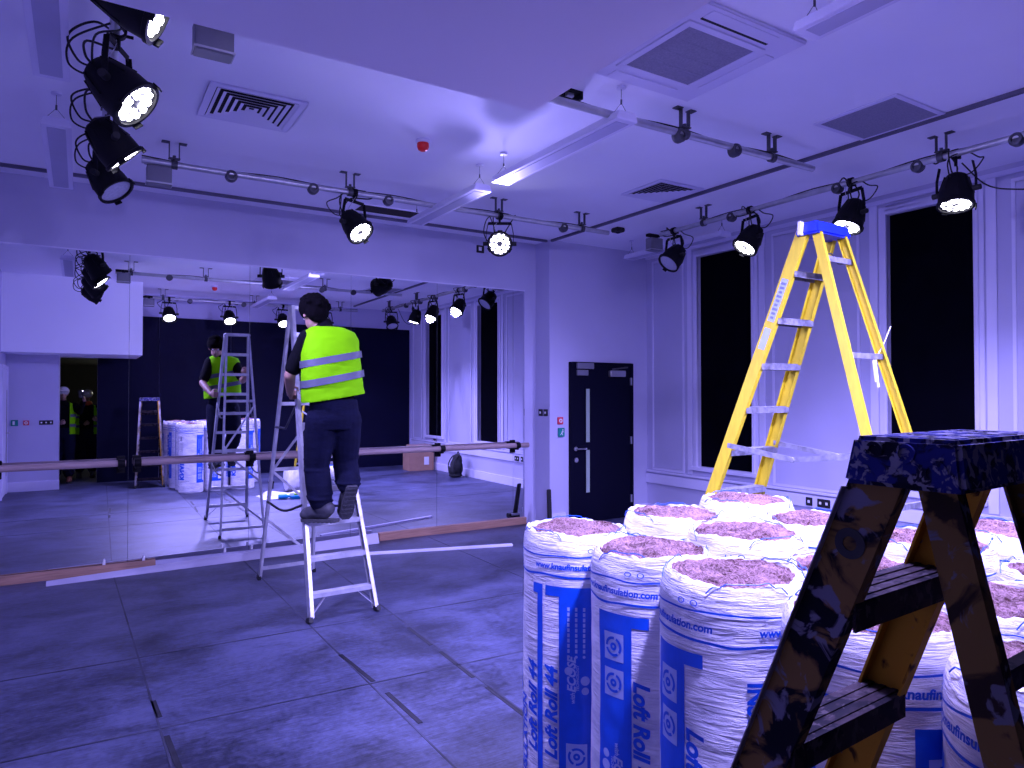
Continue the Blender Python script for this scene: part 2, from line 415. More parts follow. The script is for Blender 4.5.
# the wall is built round its three openings
WINS = ((6.185, 5.345), (3.773, 3.001), (1.42, .64))
ZB, ZT = .73, 3.35
w = MB()
w.box(XR, YF, 0, XR+T, YD, ZB); w.box(XR, YF, ZT, XR+T, YD, H)
ys = [YD] + [q for p in WINS for q in p] + [YF]
for k in range(0, len(ys), 2): w.box(XR, ys[k+1], ZB, XR+T, ys[k], ZT)
struct(w.build('wall_right', M['wall']), 'wall with tall blacked out windows')
for i, (y1, y0) in enumerate(WINS):
    wn = bpy.data.objects.new('window_%d' % (i+1), None); COL.objects.link(wn); wn.location = (XR, (y0+y1)/2, ZB)
    wn['kind'] = 'structure'
    wn['label'] = ('tall blacked out window nearest the door', 'tall blacked out window in the middle of the wall', 'tall blacked out window seen only in the mirror')[i]
    MB().box(XR+.05, y0, ZB, XR+.08, y1, ZT).build('blackout_board', M['blackout'], wn)
    f = MB()
    for d, wd in ((.018, .075), (.034, .035)):
        f.box(XR-d, y0-wd, ZB-wd*.6, XR, y0, ZT+wd); f.box(XR-d, y1, ZB-wd*.6, XR, y1+wd, ZT+wd)
        f.box(XR-d, y0, ZT, XR, y1, ZT+wd)
    f.build('window_frame', M['white'], wn, bevel=.004)
    MB().box(XR-.05, y0-.09, ZB-.05, XR+.05, y1+.09, ZB-.002).build('window_sill', M['white'], wn, bevel=.004)
n = 6
def trim(mb, m=None, label=None, bevel=.003):
    global n
    o = mb.build('trim_%d' % n, m or M['white'], bevel=bevel); n += 1
    return struct(o, label)
for y1, y0 in WINS:                                   # pilaster strips beside every window
    for a, b in ((y0-.17, y0-.09), (y1+.09, y1+.17)):
        p = MB(); wall_x(p, a, .62, b, 3.48, 0, .016); trim(p, label='pilaster strip beside window')
def mould(y0, y1, z0, z1, wd=.03, d=.010):             # rectangle of panel moulding
    p = MB(); wall_x(p, y0, z0, y1, z0+wd, 0, d); wall_x(p, y0, z1-wd, y1, z1, 0, d)
    wall_x(p, y0, z0+wd, y0+wd, z1-wd, 0, d); wall_x(p, y1-wd, z0+wd, y1, z1-wd, 0, d)
    trim(p, label='panel moulding on window wall')
mould(6.42, 7.0, .62, 3.42); mould(4.05, 5.08, .62, 3.42); mould(1.70, 2.72, .62, 3.42); mould(-.1, .36, .62, 3.42)
p = MB(); wall_x(p, YF, .585, YD, .61, 0, .035); trim(p, label='dado rail under the windows')
p = MB(); wall_x(p, YF, .44, YD, .565, 0, .028); trim(p, label='cable trunking under the windows')
slab('baseboard_right', XR-.018, YF, 0, XR, YD, .15, M['white'])
slab('baseboard_door_side', XJ, YD-.018, 0, 5.19, YD, .15, M['white'])
slab('baseboard_door_side_short', 6.36, YD-.018, 0, XR-.018, YD, .15, M['white'])
slab('baseboard_entrance', XL, .54, 0, -.285, .556, .16, M['white'])
slab('baseboard_left', XL, .556, 0, XL+.016, YM, .15, M['white'])
p = MB(); wall_x(p, YF, 3.46, YD, 3.50, 0, .03); trim(p, label='picture rail above the windows')
# top edge of the mirror and its side bead
p = MB().box(XL, YM-.016, 2.934, 4.785, YM, 2.946); trim(p, label='thin bead along the mirror top')

# floor seams and worn tape
def seam(x0, y0, x1, y1, wd, m, label):
    p = MB().beam((x0, y0, .0008), (x1, y1, .0008), wd, .0016, V((y1-y0, x0-x1, 0))); trim(p, m, label, 0)
seam(XL, 4.93, 6.5, 4.80, .012, M['seam2'], 'seam between floor sheets')
seam(XL, 3.86, 6.5, 3.62, .012, M['seam2'], 'seam between floor sheets')
seam(.27, 7.3, .42, .4, .010, M['seam2'], 'seam between floor sheets')
seam(1.38, 7.3, 1.42, .4, .009, M['seam2'], 'seam between floor sheets')
seam(2.04, 7.3, 1.93, 2.2, .012, M['seam2'], 'seam between floor sheets')
seam(3.4, 7.3, 3.3, 1.2, .010, M['seam2'], 'seam between floor sheets')
for a in ((.345, 4.18, .355, 3.95), (.365, 3.72, .385, 3.30), (1.40, 4.30, 1.43, 3.80), (1.44, 3.62, 1.45, 3.2), (1.965, 4.55, 1.955, 4.15), (1.955, 4.02, 1.94, 3.55), (1.94, 3.4, 1.93, 2.9)):
    seam(*a, .026, M['seam'], 'worn strip of dark floor tape')

# ------------------------------------------------------------------ doors
d = bpy.data.objects.new('door_1', None); COL.objects.link(d); d.location = (5.775, YD, 0); struct(d, 'navy door with two narrow vision panels')
MB().box(5.285, YD-.035, .008, 6.245, YD-.004, 2.0).build('door_leaf', M['navydoor'], d)
f = MB(); f.box(5.245, YD-.05, 0, 5.285, YD, 2.04); f.box(6.245, YD-.05, 0, 6.285, YD, 2.04); f.box(5.285, YD-.05, 2.0, 6.245, YD, 2.04)
f.build('door_frame', M['navydoor'], d, bevel=.003)
for z0, z1 in ((1.02, 1.70), (.38, .92)):
    fr = MB(); fr.box(5.475, YD-.04, z0-.02, 5.565, YD-.036, z1+.02); fr.build('panel_bead', M['navydoor'], d)
    MB().box(5.492, YD-.045, z0, 5.548, YD-.0405, z1).build('vision_panel', M['wood_panel_glass'], d)
h = MB(); h.cyl((5.33, YD-.035, .94), (5.33, YD-.045, .94), .027); h.cyl((5.33, YD-.045, .94), (5.33, YD-.09, .94), .009)
h.tube([(5.33, YD-.09, .94), (5.40, YD-.092, .94), (5.47, YD-.085, .94)], .010); h.build('door_handle', M['chrome'], d, smooth=True)
h = MB(); h.cyl((5.335, YD-.035, .80), (5.335, YD-.048, .80), .03); h.build('lock_cylinder', M['chrome'], d, smooth=True)
h = MB(); h.box(5.86, YD-.09, 1.86, 6.12, YD-.035, 1.94); h.build('door_closer', M['chrome'], d, bevel=.006)
h = MB(); h.beam((5.9, YD-.07, 1.955), (6.16, YD-.08, 1.985), .02, .008, (0, 0, 1)); h.build('closer_arm', M['steeldark'], d)
h = MB(); h.box(5.33, YD-.075, 1.955, 5.60, YD-.05, 2.03); h.box(5.34, YD-.06, 1.87, 5.52, YD-.035, 1.94); h.build('door_magnet', M['greybox'], d, bevel=.004)
for z in (.25, 1.02, 1.80): MB().box(6.232, YD-.052, z-.05, 6.257, YD-.034, z+.05).build('hinge', M['chrome'], d)
d = bpy.data.objects.new('door_2', None); COL.objects.link(d); d.location = (XL, 1.1, 0); struct(d, 'white door in the left wall by the entrance')
MB().box(XL+.001, .72, .008, XL+.035, 1.56, 2.03).build('door_leaf', M['white'], d)
f = MB(); f.box(XL, .66, 0, XL+.05, .72, 2.09); f.box(XL, 1.56, 0, XL+.05, 1.62, 2.09); f.box(XL, .72, 2.03, XL+.05, 1.56, 2.09); f.build('door_frame', M['white'], d, bevel=.003)
h = MB(); h.tube([(XL+.035, .82, 1.0), (XL+.085, .82, 1.0), (XL+.085, .94, 1.0)], .01, sub=1); h.build('door_handle', M['chrome'], d, smooth=True)
h = MB(); h.box(XL+.036, .74, .3, XL+.046, .80, 1.7); h.build('finger_plate', M['chrome'], d)

# ------------------------------------------------------------------ mirrors
joints = [-.66, .39, 1.462, 2.52, 3.56, 4.61, 4.78]
mlab = ['leftmost mirror panel, cut off by the edge of the view', 'mirror panel reflecting the navy corner and small stepladder', 'mirror panel behind the leaning worker and his reflection',
        'mirror panel just right of the worker', 'mirror panel reflecting the black rucksack and windows', 'narrow end strip of mirror beside the white pier']
mirror_root = []
for i in range(6):
    t = thing('mirror_panel', mlab[i], 'mirror', ((joints[i]+joints[i+1])/2, YM, 0), group='wall mirrors' )
    MB().box(joints[i]+.0015, YM-.006, .06, joints[i+1]-.0015, YM-.0056, 2.934).build('mirror_glass', M['mirror'], t)
    MB().box(joints[i]+.0003, YM-.0054, .06, joints[i+1]-.0003, YM-.0005, 2.934).build('mirror_backing', M['mirror_edge'], t)
# fixing rail, boards and strips lying along the mirror foot
tag(MB().box(2.84, YM-.045, .0, 4.79, YM-.008, .085).build('timber_batten', M['timber'], bevel=.003), 'bare pinkish timber batten at the mirror foot, right end', 'timber batten')
tag(MB().quadbox([(-1.0, 7.35, .0), (.62, 7.35, .0), (.62, 7.375, .0), (-1.0, 7.375, .0), (-1.0, 7.37, .075), (.62, 7.37, .075), (.62, 7.395, .075), (-1.0, 7.395, .075)]).build('timber_plank', M['timber'], bevel=.002),
    'orange brown timber plank on edge at the left mirror foot', 'timber plank')
tag(MB().quadbox([(-.23, 7.13, .0), (2.80, 7.27, .0), (2.80, 7.288, .0), (-.23, 7.148, .0), (-.23, 7.165, .035), (2.80, 7.315, .105), (2.80, 7.333, .105), (-.23, 7.183, .035)]).build('white_board', M['whiteboard'], bevel=.002),
    'long white skirting board leaning at the mirror foot behind ladder', 'skirting board')
tag(MB().beam((2.36, 6.86, .012), (3.97, 6.40, .012), .045, .024, (.28, 1, 0)).build('white_strip', M['white'], bevel=.002), 'loose white timber strip lying on the floor right of ladder', 'timber strip')
for i, (x, y, lb) in enumerate(((.20, 7.372, 'white plastic spacer on the timber plank, left one'), (.52, 7.372, 'white plastic spacer near the timber plank end'), (1.22, 7.30, 'white plastic spacer on the white board left of ladder'), (1.47, 7.30, 'white plastic spacer on the white board beside ladder leg'))):
    z0 = .077 if i < 2 else .085
    tag(MB().quadbox([(x-.012, y, z0), (x+.012, y, z0), (x+.012, y+.02, z0), (x-.012, y+.02, z0), (x-.004, y, z0+.04), (x+.012, y, z0+.04), (x+.012, y+.02, z0+.04), (x-.004, y+.02, z0+.04)]).build('plastic_spacer', M['signwhite'], bevel=.002), lb, 'spacer', 'spacers along the mirror foot')

# ballet barre
def barre(x0, x1, ends, label):
    t = thing('ballet_barre', label, 'ballet barre', ((x0+x1)/2, YM-.12, .97))
    MB().cyl((x0, YM-.125, 1.0), (x1, YM-.125, 1.0), .030, n=20).build('rail', M['barre'], t, smooth=True)
    for x in ends:
        b = MB(); b.box(x-.035, YM-.02, .90, x+.035, YM-.007, 1.06); b.box(x-.02, YM-.13, .945, x+.02, YM-.02, .968)
        b.lathe([(.038, -.03), (.038, .03)], (x, YM-.125, 1.0), (1, 0, 0), 20)
        b.build('bracket', M['black'], t, bevel=.003)
barre(-.95, .365, (.33, -.6), 'short left section of wooden wall barre')
barre(.43, 4.76, (.46, 1.47, 3.57, 4.60), 'long wooden wall barre crossing the mirrors behind worker')

# ------------------------------------------------------------------ small wall fittings
def plate(mb, name, m, label, cat, bev=.002): return tag(mb.build(name, m, bevel=bev), label, cat)
t = thing('call_point', 'red fire alarm call point on wall left of navy door', 'call point', (5.11, YD, 1.30))
MB().box(5.07, YD-.02, 1.255, 5.15, YD, 1.345).build('backplate', M['redsign'], t, bevel=.003)
MB().lathe([(.012, .0), (.026, 0), (.026, .003), (.012, .003), (.012, 0)], (5.11, YD-.021, 1.30), (0, -1, 0), 20).build('ring', M['signwhite'], t)
t = thing('exit_button', 'green door release box with white figure beside navy door', 'exit button', (5.13, YD, 1.16))
MB().box(5.075, YD-.03, 1.10, 5.165, YD, 1.21).build('backplate', M['greensign'], t, bevel=.003)
b = MB(); b.ell((5.135, YD-.031, 1.185), .009, .002, .009); b.beam((5.13, YD-.032, 1.172), (5.118, YD-.032, 1.145), .014, .002, (1, 0, 0)); b.beam((5.118, YD-.032, 1.145), (5.135, YD-.032, 1.12), .008, .002, (1, 0, 0)); b.beam((5.118, YD-.032, 1.145), (5.098, YD-.032, 1.125), .008, .002, (1, 0, 0)); b.beam((5.13, YD-.032, 1.168), (5.152, YD-.032, 1.158), .007, .002, (0, 0, 1))
b.build('running_figure', M['signwhite'], t)
def switch(x, y, z, nx, ny, w, h, label, gangs=1, m='blackplastic', cat='socket', name='wall_socket'):
    """face plate with rockers; (nx, ny) is the wall normal"""
    t = thing(name, label, cat, (x, y, z), 0, 'black sockets and switches'); N = V((nx, ny, 0)); S = V((-ny, nx, 0)); c = V((x, y, z))
    MB().beam(c+N*.005-V((0, 0, h/2)), c+N*.005+V((0, 0, h/2)), w, .01, S).build('face_plate', M[m], t, bevel=.002)
    for g in range(gangs):
        p = c + S*((g-(gangs-1)/2)*w/gangs) + N*.012
        MB().beam(p-V((0, 0, h*.16)), p+V((0, 0, h*.16)), w/gangs*.34, .005, S).build('rocker', M['signwhite'] if m != 'signwhite' else M['greybox'], t, bevel=.001)
switch(XJ-.001, 7.30, 1.40, -1, 0, .085, .085, 'left black switch on the side of the pier')
switch(XJ-.001, 7.19, 1.40, -1, 0, .085, .085, 'right black switch on the side of the pier')
switch(XR-.029, 4.61, .503, -1, 0, .075, .085, 'square black and white outlet under the windows')
switch(XR-.029, 4.44, .503, -1, 0, .145, .085, 'wide black double socket under the windows', 2)
switch(XR-.001, 1.05, .62, -1, 0, .15, .085, 'black double socket above the cardboard boxes', 2)
switch(-.48, .541, 1.15, 0, 1, .20, .075, 'black three gang switch on the white entrance wall', 3)
t = thing('exit_button', 'green door release box on the white entrance wall', 'exit button', (-.92, .54, 1.15))
MB().box(-.97, .54, 1.10, -.87, .565, 1.20).build('backplate', M['greensign'], t, bevel=.003)
MB().box(-.945, .565, 1.12, -.915, .567, 1.18).build('figure', M['signwhite'], t)
t = thing('call_point', 'red ringed fire call point on the white entrance wall', 'call point', (-.76, .54, 1.15))
MB().box(-.80, .54, 1.11, -.72, .56, 1.19).build('backplate', M['redsign'], t, bevel=.003)
MB().lathe([(.012, .0), (.026, 0), (.026, .003), (.012, .003), (.012, 0)], (-.76, .561, 1.15), (0, 1, 0), 20).build('ring', M['signwhite'], t)
t = thing('wall_plate', 'small black plate with white centre high above the mirror', 'wall plate', (4.14, YM, 3.40))
MB().box(4.09, YM-.012, 3.355, 4.19, YM, 3.445).build('face_plate', M['blackplastic'], t); MB().box(4.115, YM-.016, 3.38, 4.155, YM-.012, 3.425).build('insert', M['signwhite'], t)
# black leaning tool in the corner by the pier
t = thing('floor_scraper', 'black handled floor scraper leaning on the pier by door', 'floor scraper', (4.87, 7.02, 0))
MB().quadbox([(4.86, 7.0, .06), (4.92, 7.0, .06), (4.92, 7.03, .06), (4.86, 7.03, .06), (4.89, 7.06, .46), (4.945, 7.06, .46), (4.945, 7.09, .46), (4.89, 7.09, .46)]).build('handle', M['blackplastic'], t, bevel=.006)
MB().box(4.78, 6.97, .01, 4.94, 7.06, .07).build('head', M['blackplastic'], t, bevel=.008)
MB().box(4.80, 7.065, .05, 4.92, 7.085, .075).build('blade', M['chrome'], t)

# ------------------------------------------------------------------ ceiling fittings
def diffuser(cx, cy, s, label):
    t = thing('ceiling_diffuser', label, 'air diffuser', (cx, cy, H))
    f = MB(); o = s/2; i = o-.045
    for a in ((-o, -o, o, -i), (-o, i, o, o), (-o, -i, -i, i), (i, -i, o, i)): f.box(cx+a[0], cy+a[1], H-.014, cx+a[2], cy+a[3], H)
    f.build('frame', M['white'], t, bevel=.003)
    MB().box(cx-i, cy-i, H-.004, cx+i, cy+i, H-.001).build('duct', M['void'], t)
    v = MB(); k = 6
    for j in range(k):                                  # nested square rings, each tipped inwards
        a = i*(1-j/k)-.004; b = a - i/k*.52; z0, z1 = H-.016, H-.008
        for q in range(4):
            g = PI/2*q; c, sn = math.cos(g), math.sin(g)
            def R(x, y, z): return (cx+c*x-sn*y, cy+sn*x+c*y, z)
            v.quadbox([R(-a, -a, z0), R(a, -a, z0), R(b, -b, z1), R(-b, -b, z1), R(-a, -a, z0+.002), R(a, -a, z0+.002), R(b, -b, z1+.002), R(-b, -b, z1+.002)])
    v.build('vanes', M['white'], t)
diffuser(.965, 4.87, .60, 'square vaned air diffuser in ceiling near the left spotlights')
diffuser(4.66, 4.83, .55, 'square vaned air diffuser in ceiling beyond the second bar')
t = thing('return_air_grille', 'dark grey square return grille in ceiling above window side', 'air grille', (4.71, 2.76, H))
f = MB()
for a in ((-.30, -.30, .30, -.265), (-.30, .265, .30, .30), (-.30, -.265, -.265, .265), (.265, -.265, .30, .265)): f.box(4.71+a[0], 2.76+a[1], H-.010, 4.71+a[2], 2.76+a[3], H)
f.build('frame', M['white'], t, bevel=.002)
MB().box(4.445, 2.495, H-.006, 4.975, 3.025, H-.002).build('duct', M['void'], t)
g = MB()
for k in range(44): x = 4.448+k*.012; g.box(x, 2.495, H-.009, x+.008, 3.025, H-.0065)
g.build('grille', M['grille'], t)
# cassette air conditioner
cx, cy = 2.90, 2.79
t = thing('air_conditioner', 'square ceiling cassette air conditioner beside the lowered ceiling', 'air conditioner', (cx, cy, H))
MB().box(cx-.44, cy-.44, H-.022, cx+.44, cy+.44, H).build('panel', M['white'], t, bevel=.006)
f = MB(); q0, q1 = .29, .245
for a in ((-q0, -q0, q0, -q1), (-q0, q1, q0, q0), (-q0, -q1, -q1, q1), (q1, -q1, q0, q1)): f.box(cx+a[0], cy+a[1], H-.030, cx+a[2], cy+a[3], H-.0222)
f.build('grille_frame', M['white'], t, bevel=.003)
MB().box(cx-q1, cy-q1, H-.026, cx+q1, cy+q1, H-.0225).build('filter', M['void'], t)
g = MB()
for k in range(40): x = cx-.243+k*.01225; g.box(x, cy-q1, H-.0295, x+.0088, cy+q1, H-.0265)
for k in (-1, 0, 1): g.box(cx-.243, cy+k*.122-.004, H-.0305, cx+.243, cy+k*.122+.004, H-.0262)
g.build('intake_grille', M['grille'], t)
for (dx, dy) in ((0, -1), (0, 1), (1, 0), (-1, 0)):
    if dx == 0: a, b, c, e = cx-.25, cy+dy*.335, cx+.25, cy+dy*.41
    else: a, b, c, e = cx+dx*.335, cy-.25, cx+dx*.41, cy+.25
    x0, x1, y0, y1 = min(a, c), max(a, c), min(b, e), max(b, e)
    MB().box(x0, y0, H-.026, x1, y1, H-.0225).build('louvre', M['white'], t, bevel=.001)
    if (dx, dy) == (0, -1): MB().box(cx-.25, cy-.337, H-.0265, cx+.25, cy-.320, H-.0222).build('air_slot', M['void'], t)
# open slot in the ceiling near the mirror
t = thing('ceiling_slot', 'long dark open slot in ceiling near the mirror wall', 'ceiling slot', (2.87, 6.87, H))
MB().box(2.42, 6.74, H-.006, 3.27, 7.00, H-.001).build('opening', M['slotvoid'], t)
f = MB(); f.box(2.40, 6.72, H-.010, 3.29, 6.74, H); f.box(2.40, 7.00, H-.010, 3.29, 7.02, H); f.build('edge', M['ceiling'], t)
# curtain tracks
def ctrack(a, b, label):
    tag(MB().beam((a[0], a[1], H-.014), (b[0], b[1], H-.014), .034, .028, (V(b+(0,))-V(a+(0,))).cross(V((0, 0, 1)))).build('curtain_track', M['track'], bevel=.003), label, 'curtain track')
ctrack((XL+.02, 7.13), (4.93, 7.13), 'dark ceiling curtain track along the mirror wall')
ctrack((4.965, 7.08), (5.04, .2), 'dark ceiling curtain track crossing toward the window side')
# alarm sounder, sensor, rose
t = thing('smoke_alarm', 'red domed fire alarm sounder on the ceiling', 'fire alarm', (2.19, 4.81, H))
MB().lathe([(.0, 0), (.055, 0), (.055, -.02), (.045, -.026), (0, -.026)], (2.19, 4.81, H), n=28).build('base', M['white'], t, smooth=True)
MB().lathe([(.044, -.026), (.046, -.05), (.036, -.075), (.018, -.085), (0, -.086)], (2.19, 4.81, H), n=28).build('sounder', M['red'], t, smooth=True)
t = thing('smoke_alarm', 'red fire alarm sounder seen only as a small reflection above the rolls', 'fire alarm', (2.02, 1.57, H))
MB().lathe([(.0, 0), (.055, 0), (.055, -.02), (.045, -.026), (0, -.026)], (2.02, 1.57, H), n=28).build('base', M['white'], t, smooth=True)
MB().lathe([(.044, -.026), (.046, -.05), (.036, -.075), (.018, -.085), (0, -.086)], (2.02, 1.57, H), n=28).build('sounder', M['red'], t, smooth=True)
t = thing('motion_sensor', 'small black box fixed to ceiling in far right corner', 'sensor', (5.27, 6.18, H))
MB().box(5.21, 6.12, H-.05, 5.33, 6.24, H).build('housing', M['blackplastic'], t, bevel=.01); MB().ell((5.27, 6.18, H-.05), .03, .03, .015).build('lens', M['void'], t, smooth=True)
t = thing('ceiling_bracket', 'small black bracket on ceiling beside lowered ceiling corner', 'bracket', (2.62, 3.55, H))
b = MB(); b.box(2.54, 3.50, H-.012, 2.70, 3.60, H); b.box(2.54, 3.50, H-.06, 2.56, 3.60, H-.012); b.box(2.68, 3.50, H-.05, 2.70, 3.60, H-.012); b.build('plate', M['black'], t); MB().box(2.60, 3.53, H-.035, 2.65, 3.57, H-.012).build('terminal', M['chrome'], t)

def pendant(x, y0, y1, label, z=3.32, w=.17):
    t = thing('linear_pendant_light', label, 'pendant light', (x, (y0+y1)/2, H), group='suspended linear lights')
    b = MB(); b.quadbox([(x-w/2, y0, z), (x+w/2, y0, z), (x+w/2, y1, z), (x-w/2, y1, z), (x-w*.40, y0, z+.055), (x+w*.40, y0, z+.055), (x+w*.40, y1, z+.055), (x-w*.40, y1, z+.055)])
    b.build('body', M['white'], t, bevel=.004)
    MB().box(x-w*.30, y0+.05, z-.003, x+w*.30, y1-.05, z+.0).build('diffuser', M['diffuserplate'], t)
    for y in (y0+.06, y1-.06):
        wv = MB(); wv.tube([(x-.06, y, z+.055), (x, y, z+.13), (x+.06, y, z+.055)], .0018, 6, 1); wv.tube([(x, y, z+.13), (x, y, H)], .0018, 6, 1)
        wv.cyl((x, y, z+.12), (x, y, z+.15), .006, n=8); wv.build('suspension_wire', M['steeldark'], t)
        MB().lathe([(0, 0), (.03, 0), (.03, -.012), (0, -.016)], (x, y, H), n=20).build('ceiling_cup', M['white'], t)
pendant(2.83, 5.02, 6.42, 'unlit linear pendant nearest the mirror, centre row')
pendant(2.86, 3.26, 4.80, 'unlit linear pendant in the middle of the centre row')
pendant(2.90, .55, 2.06, 'unlit linear pendant beside the air conditioner')
pendant(-.14, 5.22, 6.80, 'unlit linear pendant at far left near the mirror')
pendant(-.14, 2.95, 4.46, 'unlit linear pendant at the top left, nearer the entrance')
pendant(5.85, 5.10, 6.66, 'pale linear pendant high in the far right corner')

# ------------------------------------------------------------------ lighting bars
ZBAR = 3.38
def bar(a, b, hangers, sockets, label):
    a3, b3 = V((a[0], a[1], ZBAR)), V((b[0], b[1], ZBAR)); t = thing('lighting_bar', label, 'lighting bar', ((a3+b3)/2), 0, 'lighting bars')
    MB().cyl(a3, b3, .024, n=20).build('tube', M['steel'], t, smooth=True)
    dv = (b3-a3).normalized(); sd = dv.cross(V((0, 0, 1)))
    for q in hangers:
        p = a3 + dv*q; m = MB()
        for s_ in (-1, 1):
            e = p + dv*s_*.035
            m.beam((e.x, e.y, ZBAR+.05), (e.x, e.y, H-.006), .03, .006, sd)
            e2 = e + dv*s_*.025
            m.beam((e2.x, e2.y, H-.006), (e2.x, e2.y, H), .05, .055, sd)
        m.beam(p+V((0, 0, .045))-dv*.04, p+V((0, 0, .045))+dv*.04, .045, .008, sd)
        m.lathe([(.030, -.022), (.034, -.022), (.034, .022), (.030, .022)], p, dv, 18)
        m.cyl(p+V((0, 0, .03)), p+V((0, 0, .07)), .012, n=10)
        m.build('hanger', M['steeldark'], t)
    for q in sockets:
        p = a3 + dv*q - V((0, 0, .02)); m = MB()
        m.lathe([(0, -.032), (.040, -.032), (.046, -.02), (.046, .02), (.040, .032), (.024, .034), (.022, .02), (0, .02)], p - sd*0 , sd, 22)
        m.build('outlet', M['steeldark'], t, smooth=True)
    cb = MB(); L = (b3-a3).length; pts = []
    k = max(3, int(L/.45))
    for i in range(k+1): pts.append(a3 + dv*(L*i/k) + V((0, 0, .034 - (.02 if i % 2 else 0))))
    cb.tube(pts, .005, 6, 4); cb.build('cable', M['cable'], t, smooth=True)
    return t
bar((.38, 5.86), (4.86, 5.86), (.22, 1.60, 3.10, 4.12), (.63, 1.28, 1.95, 3.88), 'lighting bar running along in front of the mirror wall')
bar((.42, 3.38), (4.82, 3.35), (.2, 1.2, 3.03, 3.92), (.7, 2.98, 3.52), 'second lighting bar, ending below the return grille')
bar((.13, 2.75), (.13, 5.95), (.25, 2.6), (.4,), 'short lighting bar at the left carrying four spotlights')
bar((5.40, 5.62), (5.40, .95), (.62, 2.93, 4.3), (2.10, 2.76, 3.42, .98), 'lighting bar along the window side')
bar((.98, .68), (4.95, .68), (.3, 1.9, 3.6), (.75, 1.7, 2.7), 'lighting bar above the rolls, seen in the mirror')
def jbox(x, y, label):
    t = thing('junction_box', label, 'junction box', (x, y, 3.22), 0, 'junction boxes on the lighting bars')
    MB().box(x-.085, y-.05, 3.215, x+.085, y+.05, 3.355).build('housing', M['greybox'], t, bevel=.006)
    MB().box(x-.09, y-.055, 3.222, x+.09, y+.055, 3.232).build('lid_seam', M['steel'], t)
    b = MB(); b.box(x-.02, y-.02, 3.355, x+.02, y+.02, 3.37); b.box(x-.10, y-.03, 3.37, x+.06, y+.03, 3.40); b.build('mounting', M['black'], t, bevel=.003)
jbox(.50, 5.90, 'grey junction box at the left end of the mirror side bar')
jbox(.52, 3.50, 'grey junction box hanging right of the top spotlight')
jbox(5.40, 5.72, 'grey junction box at the far end of the window side bar')
jbox(1.05, .70, 'grey junction box on the bar above the rolls')

